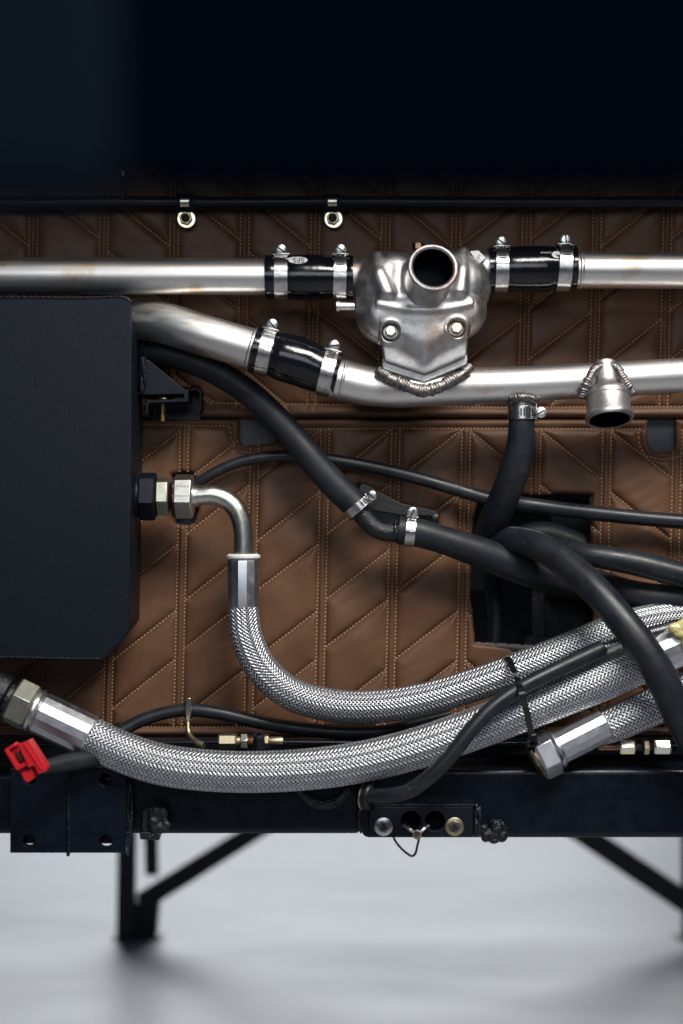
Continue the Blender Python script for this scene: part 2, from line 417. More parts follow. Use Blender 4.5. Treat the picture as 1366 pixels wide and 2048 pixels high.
seg_l += polyline([(-80, 851), (297, 850), (459, 852), (464, 880), (470, 895), (482, 903), (520, 908), (556, 904), (570, 890), (572, 866), (580, 858), (900, 857), (1282, 858), (1276, 862), (1278, 890), (1290, 912), (1320, 919), (1350, 916), (1366, 905), (1370, 860), (1450, 860)])
seg_l += polyline([(-80, 1453), (1450, 1455)])
seg_l = [s for s in seg_l if not (inside(np.array([(s[0][0] + s[1][0]) / 2]), np.array([(s[0][1] + s[1][1]) / 2]), rpoly([(466, 850), (572, 850), (566, 900), (474, 900)], 4))[0])]
quilt('quilted_trim', 'lower brown quilted leather trim with the square hole behind the hoses', (-80, 1450), (839, 1470), seg_l, [], [N1, N2, H1, H2, H3])

odd_u = [250, 370, 494, 600, 738, 842]; even_u = [250, 385, 480, 621, 722, 850]
seg_u = doubles(622, -5, 6, 240, 812, 480) + diagonals(622, -5, 6, 2, odd_u, even_u, 480, 98, 240, 811, sign=-1)
seg_u += polyline([(-80, 800), (300, 800), (415, 795), (430, 806), (700, 810), (1000, 815), (1450, 813)])
N3 = rpoly([(300, 776), (398, 776), (404, 800), (396, 860), (300, 860)], 8)
quilt('quilted_trim', 'upper brown quilted leather trim behind the silver pipes', (-80, 1450), (236, 834), seg_u, [], [N3])

# ------------------------------------------------------------------ bulkhead, cavity behind the hole
bulk = thing('bulkhead', 'black steel bulkhead behind the quilted trim, seen at its notches', 'bulkhead', P(683, 1540, -20))
def plate(poly, d0, d1):
    return [P(x, y, d0) for x, y in poly], Vector((0, (d0 - d1) * W, 0))
def px_prism(mb, poly, d0, depth):
    """polygon given at front depth d0, extruded straight back"""
    mb.prism([P(x, y, d0) for x, y in poly], Vector((0, depth * W, 0))); return mb
for poly in ([(-120, 180), (935, 180), (935, 1520), (-120, 1520)], [(1195, 180), (1480, 180), (1480, 1520), (1195, 1520)], [(935, 180), (1195, 180), (1195, 978), (935, 978)], [(935, 1305), (1195, 1305), (1195, 1520), (935, 1520)]):
    px_prism(MB(), poly, -18, 14).build('sheet', 'slate', bulk, smooth=0)
cav = thing('engine_casting', 'dusty black engine casting deep inside the square hole', 'engine casting', P(1060, 1400, -300))
px_prism(MB(), [(800, 900), (1400, 900), (1400, 1420), (800, 1420)], -420, 60).build('back_wall', 'dark', cav, smooth=0)
px_prism(MB(), rpoly([(1085, 1170), (1240, 1165), (1240, 1275), (1100, 1278), (1082, 1260)], 12), -90, 120).build('finned_block', 'cavity', cav, bevel=0.003)
px_prism(MB(), rpoly([(1062, 1150), (1088, 1150), (1092, 1330), (1066, 1330)], 8), -70, 140).build('rib', 'cavity', cav, bevel=0.003)
px_prism(MB(), rpoly([(1100, 1000), (1230, 1000), (1230, 1110), (1105, 1100)], 10), -110, 120).build('upper_block', 'cavity', cav, bevel=0.003)
px_prism(MB(), rpoly([(1050, 1270), (1260, 1282), (1260, 1360), (1050, 1360)], 8), -60, 140).build('lower_flange', 'cavity', cav, bevel=0.004)
hose('inner_hose', 'dark rubber hose hanging upright deep in the left of the square hole', 'hose', [(990, 1060, -150, 16), (985, 1150, -170, 16), (992, 1230, -170, 17), (985, 1330, -160, 17)], 'rubber')
hose('inner_hose', 'dim rubber hose arching inside the square hole above the thick hoses', 'hose', [(1010, 1110, -60, 20), (1040, 1078, -45, 24), (1090, 1068, -40, 25), (1150, 1090, -35, 27), (1230, 1130, -40, 27), (1330, 1170, -60, 25)], 'rubber')
# cut lip of foam at the bottom of the hole
lip = MB(); p, r, s_ = spline([(952, 1289, 2, 5), (1000, 1292, 4, 5.5), (1070, 1297, 5, 6), (1130, 1300, 4, 5), (1180, 1303, 2, 5)], 3)
r = r * (1 + 0.25 * np.sin(np.arange(len(r)) * 1.1) * np.sin(np.arange(len(r)) * .37)); lip.tube(p, r, 8)
tag(lip.build('foam_strip', 'felt'), 'torn grey foam edge along the bottom of the square hole', 'foam edge')

# ------------------------------------------------------------------ hose clamp
def arc_plate(mb, C, A, T, U, e, R0, R1, a0, a1, w_, n=20, off=0.0, skew=0.0):
    V = []; 
    for i in range(n + 1):
        a = math.radians(a0 + (a1 - a0) * i / n); rd = T * math.cos(a) + U * math.sin(a); sk = skew * (i / n - 0.5)
        for R_, q in ((R0, -1), (R0, 1), (R1, 1), (R1, -1)): V.append(C + rd * R_ * e + A * (off + sk + q * w_ / 2) * e)
    F = []
    for i in range(n):
        a = 4 * i
        for q in range(4): F.append((a + q, a + (q + 1) % 4, a + 4 + (q + 1) % 4, a + 4 + q))
    F += [(3, 2, 1, 0), (4 * n, 4 * n + 1, 4 * n + 2, 4 * n + 3)]
    return mb.add(V, F)

def clamp(label, x, y, d, ang, R, w_=26, screw=86, tongue=30, head=11, slot=-35, group='worm drive hose clamps', thin=2.2):
    L, e = fr(x, y, d); C = L(0, 0); A = img_dir(ang); T = Vector((0, -1, 0)); a = math.radians(ang)
    U = Vector((math.sin(a), 0, math.cos(a)))
    root = thing('hose_clamp', label, 'hose clamp', C, group)
    arc_plate(MB(), C, A, T, U, e, R, R + thin, 0, 360, w_, 64).build('band', 'clamp', root, smooth=30, bevel=0.0002)
    # upper end of the band with its slots
    arc_plate(MB(), C, A, T, U, e, R + thin, R + thin * 2, tongue, screw - 4, w_ * 0.98, 16).build('tongue', 'clamp', root, smooth=30, bevel=0.0003)
    m = MB(); stepa = math.degrees(5.4 / R)
    aa = tongue + stepa * 1.5
    while aa < screw - 10:
        arc_plate(m, C, A, T, U, e, R + thin * 2, R + thin * 2 + .7, aa, aa + stepa * .45, w_ * 0.56, 1, skew=2)
        aa += stepa
    if m.n: m.build('thread_slot', 'dark', root, smooth=0, kind='stuff')
    # saddle and worm housing
    arc_plate(MB(), C, A, T, U, e, R + thin, R + thin * 3, screw - 24, screw + 14, w_ * 1.28, 8).build('saddle', 'clamp', root, smooth=30, bevel=0.0004)
    sa = math.radians(screw); rd = T * math.cos(sa) + U * math.sin(sa); ax = T * math.sin(sa) - U * math.cos(sa)
    c = C + rd * (R + 10) * e
    MB().lathe(c - ax * 16 * e, ax, [(0, 5 * e), (1 * e, 9 * e), (24 * e, 9.5 * e), (26 * e, 7 * e)], 20).build('worm_housing', 'clamp', root, smooth=40)
    hd = MB().lathe(c + ax * 9 * e, ax, [(0, head * .8 * e), (2 * e, head * e), (8 * e, head * e), (9.2 * e, head * .88 * e), (9.9 * e, head * .5 * e), (10.1 * e, .5 * e)], 24).build('screw_head', 'chrome', root, smooth=40)
    sl = math.radians(slot); s1 = (A * math.cos(sl) + rd * math.sin(sl)); s2 = ax.cross(s1).normalized(); q = c + ax * 19.2 * e
    MB().prism([q + s1 * head * .85 * e + s2 * 1.5 * e, q + s1 * head * .85 * e - s2 * 1.5 * e, q - s1 * head * .85 * e - s2 * 1.5 * e, q - s1 * head * .85 * e + s2 * 1.5 * e], ax * 0.3 * e).build('slot', 'dark', hd, smooth=0)
    return root

# ------------------------------------------------------------------ braided hose
def braid(parent, pts, N_=24, beta=47):
    p, r, s = spline(pts, 2.2); T, A, B = frames(p); Rm = float(r.mean())
    MB().tube(p[::2], (r - 2.6 * W * .93)[::2], 24).build('inner_core', 'dark', parent, smooth=50)
    tb = math.tan(math.radians(beta)); om = tb / Rm; sb, cb = math.sin(math.radians(beta)), math.cos(math.radians(beta))
    hw = math.pi * Rm / N_ * cb * 1.06; amp = 0.95 * W * .93; crown = 0.55 * W * .93
    offs = np.array([-1, -0.45, 0.45, 1]) * hw; n = len(s); V = []; F = []; tones = []; k = 0
    base = np.arange(n)
    for sign in (1, -1):
        for i in range(N_):
            ph = rng.uniform(-.12, .12)
            tone = np.clip(rng.normal(.72, .12) + 0.10 * np.sin(s * rng.uniform(80, 200) + rng.uniform(0, 6)), .1, 1)
            Vs = []
            for o in offs:
                ss = np.clip(s - o * sb, s[0], s[-1]); th = 2 * np.pi * i / N_ + sign * (om * ss + o * cb / Rm * 1.0)
                if sign < 0: ss = np.clip(s - o * sb, s[0], s[-1])
                m = (2 * i + sign * 2 * om * s * N_ / (2 * np.pi))
                lift = amp * sign * np.cos(np.pi / 2 * (m - .5) + ph)
                cen = np.stack([np.interp(ss, s, p[:, c]) for c in range(3)], 1)
                a = np.stack([np.interp(ss, s, A[:, c]) for c in range(3)], 1); b = np.stack([np.interp(ss, s, B[:, c]) for c in range(3)], 1)
                rr = np.interp(ss, s, r) + lift + crown * (1 - (o / hw) ** 2) - (0.5 * amp if abs(o) > .9 * hw else 0)
                Vs.append(cen + rr[:, None] * (a * np.cos(th)[:, None] + b * np.sin(th)[:, None]))
            Vs = np.stack(Vs, 1).reshape(-1, 3); V.append(Vs); tones.append(np.repeat(tone, 4))
            ii = k + 4 * base[:-1]
            for q in range(3): F.append(np.stack([ii + q, ii + q + 1, ii + q + 5, ii + q + 4], 1))
            k += 4 * n
    V = np.concatenate(V); F = np.concatenate(F); base_l = np.array(tuple(root_loc(parent)))
    me = D.meshes.new('wire_braid'); me.vertices.add(len(V)); me.vertices.foreach_set('co', (V - base_l).astype(np.float32).ravel())
    me.loops.add(F.size); me.loops.foreach_set('vertex_index', F.astype(np.int32).ravel())
    me.polygons.add(len(F)); me.polygons.foreach_set('loop_start', np.arange(0, F.size, 4, dtype=np.int32)); me.polygons.foreach_set('loop_total', np.full(len(F), 4, np.int32))
    me.update(calc_edges=True); me.shade_smooth()
    at = me.attributes.new('tone', 'FLOAT', 'POINT'); at.data.foreach_set('value', np.concatenate(tones).astype(np.float32))
    me.materials.append(M['wire']); o = D.objects.new('wire_braid', me); COL.objects.link(o); o.parent = parent
    o['kind'] = 'stuff'
    return o

def hexnut(name, m, parent, c, ax, r, L_, rot=0.0, ch=0.08, bevel=0.0003):
    return MB().lathe(c, ax, [(0, r * (1 - ch)), (L_ * .1, r), (L_ * .9, r), (L_, r * (1 - ch))], 6, rot=rot).build(name, m, parent, smooth=20, bevel=bevel)

def text_part(txt, parent, origin, right, up, normal, size, m, name='lettering', wrap=None):
    cu = D.curves.new('t', 'FONT'); cu.body = txt; cu.size = 1; cu.align_x = 'CENTER'; cu.align_y = 'CENTER'
    o = D.objects.new('t', cu); COL.objects.link(o); dg = bpy.context.evaluated_depsgraph_get()
    me = D.meshes.new_from_object(o.evaluated_get(dg)); D.objects.remove(o)
    V = []
    for v in me.vertices:
        q = origin + right * v.co.x * size + up * v.co.y * size
        V.append(wrap(q) if wrap else q)
    F = [tuple(p.vertices) for p in me.polygons]; D.meshes.remove(me)
    mb = MB(); mb.add(V, F); return mb.build(name, m, parent, smooth=0, fix=False)

def weld(parent, pts, name='weld_bead', m='weld', pitch=4.6, flat=0.6):
    p, r, s = spline(pts, 3); mb = MB(); mb.tube(p, r * .72, 14)
    p, r, s = spline(pts, pitch); T, A, B = frames(p)
    for i in range(len(p)):
        t, a, b = Vector(T[i]), Vector(A[i]), Vector(B[i]); j = random.uniform(.88, 1.12)
        mb.ellipsoid(Vector(p[i]) + b * random.uniform(-.05, .05) * r[i], (r[i] * .62, r[i] * j * .75, r[i] * j), (t * .9 + a * .35, a, b), 12, 8)
    return mb.build(name, m, parent, smooth=60)

# ------------------------------------------------------------------ silver pipes
DP = 150
def pipe(label, pts, bands=()):
    root = thing('coolant_pipe', label, 'pipe', P(*pts[0][:3]), 'silver coolant pipes')
    p, r, s = spline(pts, 6); MB().tube(p, r, 48).build('tube', 'tube', root, smooth=60)
    return root
t1 = pipe('straight silver pipe running in from the left edge above the black tank', [(-140, 551, DP, 36), (200, 552, DP, 36), (560, 554, DP, 36.5)])
t2 = pipe('straight silver pipe leaving to the right edge from the right coupling', [(1130, 540, DP, 36), (1300, 541, DP, 36), (1520, 543, DP, 36)])
t3 = pipe('short bent silver pipe coming out from behind the black tank', [(180, 640, 70, 41), (250, 636, 90, 41), (310, 641, 120, 42), (400, 668, 145, 41), (530, 706, 150, 41)])
t4 = pipe('long silver pipe running right below the cast housing with welded stubs', [(650, 753, DP, 40), (690, 761, DP, 40), (740, 772, DP, 39.5), (800, 776, DP, 39), (880, 773, DP, 38), (1000, 770, DP, 36), (1190, 761, DP, 35), (1366, 751, DP, 35), (1520, 744, DP, 35)])
def ringon(root, x, y, d, ang, r, w_, m='tube', name='bead'):
    L, e = fr(x, y, d); A = img_dir(ang)
    MB().lathe(L(0, 0) - A * w_ / 2 * e, A, [(0, (r) * e), (w_ * .3 * e, (r + 2) * e), (w_ * .7 * e, (r + 2) * e), (w_ * e, r * e)], 48, cap=False).build(name, m, root, smooth=60)
ringon(t3, 503, 698, 150, 16, 41, 8); ringon(t4, 686, 760, 150, 12, 40, 7); ringon(t2, 1160, 540, 150, 0, 36, 8)

# welded stub on the long pipe
stub = thing('stub_outlet', None, None, P(1215, 780, 200)); del_keys = None
stub.parent = None
D.objects.remove(stub)
e = W * sc(190); o = P(1213, 768, 172); ax = img_dir(88.5, 19)
prof = [(-44, 25), (-5, 28), (6, 30), (13, 38), (19, 43), (24, 44), (62, 44), (68, 48), (75, 48.5), (79, 46), (78, 40.5)]
neck = MB().lathe(o, ax, [(a * e, b * e) for a, b in prof], 48, cap=False).build('outlet_neck', 'cast', t4, smooth=40)
MB().lathe(o, ax, [(78 * e, 40.5 * e), (60 * e, 39.5 * e), (22 * e, 38 * e), (21 * e, .5 * e)], 32, cap=False).build('bore', 'bore', neck, smooth=0)
MB().lathe(o + ax * 26 * e, ax, [(0, 43.4 * e), (2 * e, 45.6 * e), (4 * e, 45.6 * e), (6 * e, 43.4 * e)], 48, cap=False).build('groove_ring', 'cast', neck, smooth=40)
weld(t4, [(1164, 794, 182, 9), (1170, 775, 188, 10), (1180, 755, 190, 10), (1192, 738, 183, 10), (1213, 731, 178, 9), (1233, 735, 183, 10), (1243, 752, 190, 10), (1254, 770, 190, 10), (1262, 785, 184, 9)])
# small outlet under the long pipe
MB().lathe(P(1044, 790, 150), img_dir(90), [(0, 24 * e), (30 * e, 22 * e), (60 * e, 22 * e)], 28).build('outlet_spigot', 'cast', t4)
weld(t4, [(1017, 804, 160, 7), (1028, 797, 178, 8), (1044, 794, 184, 8), (1060, 797, 178, 8), (1071, 804, 160, 7)])

# ------------------------------------------------------------------ couplings
def coupling(label, pts):
    root = thing('silicone_coupling', label, 'hose', P(*pts[0][:3]), 'glossy black silicone couplings')
    p, r, s = spline(pts, 3); MB().tube(p, r, 56, cap=True).build('sleeve', 'silicone', root, smooth=50); return root
c1 = coupling('glossy black silicone coupling left of the cast housing with oval white logo', [(531, 555, DP, 44), (545, 555, DP, 44.5), (556, 555, DP, 42.5), (572, 555, DP, 42.5), (590, 555, DP, 45), (640, 555, DP, 45), (664, 555, DP, 43), (690, 555, DP, 42.5), (700, 555, DP, 44), (706, 555, DP, 44)])
c2 = coupling('glossy black silicone coupling right of the cast housing with cut off lettering', [(976, 540, DP, 44), (985, 540, DP, 44), (994, 540, DP, 42.5), (1008, 540, DP, 42.5), (1025, 539, DP, 45), (1090, 538, DP, 46), (1112, 537, DP, 43), (1134, 537, DP, 43), (1144, 537, DP, 45), (1151, 537, DP, 45)])
c3 = coupling('bent glossy black silicone coupling joining the two lower silver pipes', [(507, 699, DP, 46), (519, 702, DP, 46), (530, 705, DP, 44), (546, 709, DP, 44), (562, 713, DP, 48), (600, 724, DP, 49), (632, 738, DP, 46), (650, 744, DP, 44), (668, 749, DP, 45), (676, 751, DP, 46)])
def on_tube(cx, cy, d, R):
    c = P(cx, cy, d); e_ = W * sc(d)
    def f(q):
        dz = q.z - c.z; rr = (R + .5) * e_; return Vector((q.x, c.y - math.sqrt(max(rr * rr - dz * dz, 0)), q.z))
    return f
wr = on_tube(597, 555, DP, 45.4)
L_, e = fr(597, 526, DP)
mb = MB(); ring_ = [wr(L_(19 * math.cos(t), 8.0 * math.sin(t))) for t in np.linspace(0, 2 * np.pi, 40, endpoint=False)]
mid_ = [wr(L_(0, 0))] ; mb.add(ring_ + mid_, [(i, (i + 1) % 40, 40) for i in range(40)]); mb.build('logo_oval', 'white', c1, smooth=0)
wr2 = on_tube(597, 555, DP, 45.9)
text_part('SFS', c1, L_(1, 0), Vector((-1, 0, 0)), Vector((0, 0, -0.95)), None, 17 * e, 'blackprint', 'logo_letters', wr2)
mb = MB(); mb.add([wr2(L_(u, v)) for u, v in ((-26, -3), (-8, -8), (-6, -6.5), (-20, -1.5))], [(0, 1, 2, 3)]); mb.build('logo_stroke', 'white', c1, smooth=0)
wr3 = on_tube(1092, 538, DP, 46.0); L3, e = fr(1089, 512, DP)
text_part('RMANCE', c2, L3(-2, 0), Vector((1, 0, 0)), Vector((0, 0, 1)), None, 5.2 * e, 'white', 'lettering', wr3)
L3, e = fr(1108, 516, DP); mb = MB()
mb.add([wr3(L3(10 * math.cos(t), 7.5 * math.sin(t))) for t in np.linspace(0, 2 * np.pi, 32, endpoint=False)] + [wr3(L3(0, 0))], [(i, (i + 1) % 32, 32) for i in range(32)]); mb.build('logo_oval', 'white', c2, smooth=0)
wr4 = on_tube(1092, 538, DP, 46.5); mb = MB(); mb.add([wr4(L3(u, v)) for u, v in ((-4, 0), (8, 1), (6, 7), (1, 4.5))], [(0, 1, 2, 3)]); mb.build('logo_letters', 'blackprint', c2, smooth=0)

clamp('worm clamp at the left end of the upper left coupling, nearest the straight pipe', 563, 555, DP, 0, 44, 27, 84, 62)
clamp('worm clamp on the upper left coupling touching the cast housing', 680, 555, DP, 1.5, 44, 26, 84, 4)
clamp('worm clamp on the upper right coupling beside the cast housing', 1001, 540, DP, 0, 44, 26, 86, 8)
clamp('worm clamp at the far right end of the upper right coupling', 1126, 537, DP, 3, 45, 27, 88, 12, slot=-80)
clamp('worm clamp at the upper left end of the bent coupling under the tank pipe', 532, 704, DP, 14, 46, 26, 84, 64)
clamp('worm clamp at the lower right end of the bent coupling, copper tinted', 655, 746, DP, 14, 46, 27, 84, 22, slot=20)
clamp('small worm clamp around the hose hanging from the long silver pipe', 1044, 826, 150, 90, 27, 27, 84, -30, head=11, slot=-60, thin=1.6)
clamp('small worm clamp on the diagonal hose end above the black elbow', 716, 1014, 96, 50, 29, 18, 78, 0, head=10, slot=10, thin=1.8)
clamp('small worm clamp where the black elbow enters the hose to the right', 820, 1062, 96, 6, 29.5, 20, 82, 24, head=11, slot=70, thin=1.8)

# ------------------------------------------------------------------ cast thermostat housing
th = thing('thermostat_housing', 'silver cast aluminium thermostat housing with open round neck', 'engine housing', P(845, 700, DP))
def sculpt():
    L, e = fr(845, 620, DP); mb = MB()
    E = lambda c, r, s=24, n=16: mb.ellipsoid(L(*c), (r[0] * e, r[2] * e, r[1] * e), None, s, n)
    E((-62, -38, 18), (76, 76, 58)); E((60, -44, 18), (76, 74, 58))
    E((-2, -5, 28), (112, 84, 56)); E((-70, 8, 15), (66, 66, 46)); E((66, 2, 15), (62, 62, 46))
    E((-4, 20, 36), (78, 56, 54))
    mb.prism([L(-90, 0, -20), L(88, -4, -20), L(86, 60, -20), L(84, 98, -20), L(2, 134, -20), L(-78, 108, -20), L(-84, 60, -20)], Vector((0, -98 * e, 0)))
    E((-56, 14, 26), (72, 58, 66)); E((56, 10, 26), (70, 56, 66)); E((0, 16, 30), (92, 46, 66)); E((0, 44, 30), (76, 60, 62))
    mb.lathe(L(-148, -65, 0), (1, 0, 0), [(0, 37 * e), (100 * e, 40 * e)], 28)
    mb.lathe(L(45, -80, 0), (1, 0, 0), [(0, 40 * e), (95 * e, 37 * e)], 28)
    def cap(a, b, r0, r1, n=8):
        for t in np.linspace(0, 1, n): mb.ellipsoid(L(*[a[k] + (b[k] - a[k]) * t for k in range(3)]), ((r0 + (r1 - r0) * t) * e,) * 3, None, 14, 10)
    cap((-92, -98, 30), (-88, -60, 62), 17, 17); cap((-88, -60, 62), (-72, -20, 70), 17, 20)
    cap((78, -106, 30), (72, -66, 62), 17, 17); cap((72, -66, 62), (66, -26, 70), 17, 20)
    cap((-80, -100, 20), (-40, -98, 25), 14, 14)
    mb.lathe(L(-2, -38, 20), img_dir(-75, 64), [(0, 56 * e), (48 * e, 48 * e), (60 * e, 38 * e)], 32)
    # lobes round the lower bolts
    cap((-66, 50, 66), (-60, 96, 50), 20, 16); cap((64, 44, 66), (62, 90, 50), 20, 16)
    tmp = mb.build('tmp', 'cast', None, loc=(0, 0, 0))
    rm = tmp.modifiers.new('r', 'REMESH'); rm.mode = 'VOXEL'; rm.voxel_size = 2.4 * e
    sm = tmp.modifiers.new('s', 'SMOOTH'); sm.factor = 0.5; sm.iterations = 22
    dg = bpy.context.evaluated_depsgraph_get(); me = D.meshes.new_from_object(tmp.evaluated_get(dg)); D.objects.remove(tmp)
    V = np.zeros(len(me.vertices) * 3); me.vertices.foreach_get('co', V); V = V.reshape(-1, 3)
    o = np.array(tuple(L(0, 0, 0))); u = (V[:, 0] - o[0]) / e; v = -(V[:, 2] - o[2]) / e; w_ = -(V[:, 1] - o[1]) / e
    front = np.clip((w_ - 20) / 25, 0, 1); dy = np.zeros(len(V))
    low = 1 / (1 + np.exp(-(v + 14) / 4.0)); over = np.log1p(np.exp((w_ - 76) / 4.0)) * 4.0
    dy -= low * over * 0.92
    for bu, bv in ((-66, 52), (63, 46)):                       # bolt pockets
        r_ = np.hypot(u - bu, v - bv); rim = np.exp(-((r_ - 20) / 5.0) ** 2) * 4
        tgt = 62.0; k = 1 / (1 + np.exp((r_ - 15.5) / 1.4)); dy += front * (rim - k * np.clip(w_ - tgt, 0, 99))
        fade = np.exp(-np.clip(r_ - 12, 0, 99) / 9) * np.clip(-(v - bv) + 4, 0, 20) / 20; dy -= front * fade * 9
    # valley between the neck and the shoulders, vee ridge on the cover face
    for sx, cx in ((-1, -50), (1, 48)):
        dy -= front * 10 * np.exp(-(((u - cx) / 15) ** 2 + ((v + 62) / 34) ** 2))
    vee = (v - 62) - (-np.abs(u) * 0.55 + 30); dy -= front * 17 / (1 + np.exp(-(vee - 5) / 6.5)) * (np.abs(u) < 90)
    dy += front * 3.0 * np.exp(-((v - 10 + (u / 45) ** 2 * 3) / 7) ** 2) * (np.abs(u) < 95)
    dy += front * 2.2 * np.exp(-((u + 2) ** 2 + (v - 102) ** 2) / 220)      # little cast badge
    V[:, 1] -= dy * e; V -= np.array(tuple(root_loc(th)))
    me.vertices.foreach_set('co', V.ravel()); me.update(); me.shade_smooth()
    me.materials.clear(); me.materials.append(M['cast'])
    ob = D.objects.new('casting', me); ob.name = 'casting'; COL.objects.link(ob); ob.parent = th
    return L, e
L, e = sculpt()
ax = img_dir(-72, 74)
nk = L(6, -42, 78)
MB().lathe(nk, ax, [(-30 * e, 47 * e), (30 * e, 45 * e), (58 * e, 44 * e), (62 * e, 47 * e), (70 * e, 48 * e), (74 * e, 46 * e), (75 * e, 42.5 * e), (72 * e, 39 * e)], 56, cap=False).build('neck', 'cast', th, smooth=40)
MB().lathe(nk, ax, [(72 * e, 39 * e), (20 * e, 38 * e), (-20 * e, 30 * e)], 48, cap=False).build('bore_wall', 'bore', th, smooth=40)
MB().lathe(nk, ax, [(24 * e, 1 * e), (24.5 * e, 39 * e)], 32).build('bore', 'bore', th, smooth=0)
for bu, bv in ((-66, 52), (63, 46)):
    MB().lathe(L(bu, bv, 60), (0, -1, 0), [(0, 14 * e), (2 * e, 14 * e), (2.5 * e, 12 * e)], 24).build('washer', 'cast', th)
    b = hexnut('bolt', 'brass' if bu > 0 else 'nut', th, L(bu, bv, 62), img_dir(-90, 80), 11 * e, 12 * e, rot=.3)
    if bu > 0: b['label'] = 'yellowish hex bolt'
MB().lathe(L(-136, -6, 10), (-1, 0, 0), [(0, 9 * e), (28 * e, 9 * e), (29 * e, 11 * e), (36 * e, 11 * e), (37 * e, 9.5 * e)], 24).build('nipple', 'tube', th)
# flange plates under the cover
for k, (dv, dw, m_) in enumerate(((2, -3, 'dark'), (6, -1, 'cast'), (8, -4, 'dark'), (13, 3, 'cast'), (24, -22, 'weld'))):
    poly = [(-82, 98 + dv), (-80, 110 + dv), (2, 135 + dv), (85, 100 + dv), (87, 90 + dv), (60, 60), (-60, 60)]
    MB().prism([L(a, b, 40 + dw) for a, b in poly], Vector((0, 60 * e, 0))).build('gasket' if k in (0, 2) else 'flange', m_, th, smooth=0, bevel=0.0008)
weld(th, [(756, 741, 193, 10), (775, 754, 200, 12), (800, 766, 204, 13), (830, 778, 204, 13), (848, 782, 204, 13), (878, 774, 204, 13), (903, 761, 202, 12), (925, 748, 198, 11), (939, 735, 190, 10)])
hexnut('sender_bolt', 'copper', th, P(836, 500, 130), img_dir(-90), 12 * e, 14 * e)
Lb, eb = fr(955, 512, 192)
MB().prism([Lb(-16, -10), Lb(2, -12), Lb(18, 4), Lb(2, 18)], Vector((0, 16 * eb, 0))).build('cast_pad', 'cast', th, bevel=.0006)
text_part('S', th, Lb(2, 2, .6), Vector((.8, 0, -.5)), Vector((.5, 0, .8)), None, 14 * eb, 'ink', 'cast_letter')

# ------------------------------------------------------------------ black tank
tank = thing('header_tank', 'large black powder coated tank at the left edge', 'tank', P(130, 1318, 240))
fp = [(-160, 594), (252, 592), (263, 600), (263, 900), (257, 1265), (207, 1318), (-160, 1312)]
b = MB(); f0 = [P(x, y, 240) for x, y in fp]; b.prism(f0, Vector((0, 6 * W, 0))); b.build('front_plate', 'powder', tank, smooth=0, bevel=0.0016)
k = 250.0
def bk(x, y): s0 = sc(240) / sc(234); return (683 + (x - 683) * s0, 1024 + (y - 1024) * s0)
inn = [(-150, 600), (240, 598), (257, 632), (257, 905), (251, 1256), (203, 1308), (-150, 1306)]
b = MB(); b.prism([P(*bk(x, y), 234) for x, y in inn], Vector((0, 190 * W, 0))); b.build('shell', 'powder', tank, smooth=0, bevel=0.003)
p, r, s_ = spline([(-150, 596, 240, 2.2), (60, 595, 240, 2.6), (180, 596, 240, 2.4), (248, 595, 240, 2.2), (262, 604, 240, 2)], 3)
r = r * (1 + .35 * np.sin(np.arange(len(r)) * 1.7) * rng.uniform(.2, 1, len(r))); MB().tube(p, r, 8).build('edge_weld', 'powder', tank)
for seg_ in ([(-150, 1312, 239, 2.2), (20, 1314, 239, 2.4), (110, 1316, 239, 2.4), (204, 1317, 239, 2.2)], [(209, 1316, 239, 1.8), (225, 1299, 239, 1.8), (240, 1283, 239, 1.8), (255, 1267, 239, 1.8)]):
    p, r, s_ = spline(seg_, 2.5); r = r * (1 + .3 * rng.uniform(-1, 1, len(r))); MB().tube(p, r, 8).build('edge_weld', 'powder', tank)
# mounting bracket with its bolt
brk = MB(); brk.prism([P(x, y, 120) for x, y in ((280, 712), (300, 722), (374, 782), (280, 786))], Vector((0, 8 * W, 0))); brk.build('gusset', 'powder', tank, bevel=0.0008)
brk = MB(); brk.prism([P(x, y, 120) for x, y in ((276, 784), (372, 781), (376, 776), (376, 803), (300, 806), (296, 812), (296, 828), (291, 828), (291, 806), (296, 800), (368, 798), (368, 788), (276, 790))], Vector((0, 90 * W, 0))); brk.build('shelf', 'powder', tank, bevel=0.0006)

mb = thing('mounting_bolt', 'brass coloured bolt hanging through the bracket on the tank side', 'bolt', P(325, 800, 90))
ee = W * sc(90)
MB().lathe(P(327, 800, 95), (0, 0, 1), [(0, 16 * ee), (2 * ee, 17 * ee), (5 * ee, 16 * ee)], 24).build('washer', 'irid', mb)
mbt = MB(); p0 = P(325, 808, 90); prof = []
for i in range(12): prof += [(-i * 3.0 * ee, 4.2 * ee), (-(i * 3.0 + 1.5) * ee, 5.8 * ee)]
mbt.lathe(p0, (0, 0, 1), prof[::-1], 16).build('thread', 'brass', mb)
L2, e2 = fr(318, 797, 60)
pb = thing('bracket_clip', 'black folded steel bracket behind the tank bolt', 'bracket', P(380, 800, 40))
MB().prism([P(x, y, 55) for x, y in ((374, 780), (392, 774), (403, 781), (403, 818), (398, 826), (394, 824), (398, 815), (398, 785), (391, 779), (377, 786))], Vector((0, 60 * W, 0))).build('folded_plate', 'dark', pb, bevel=0.0008)

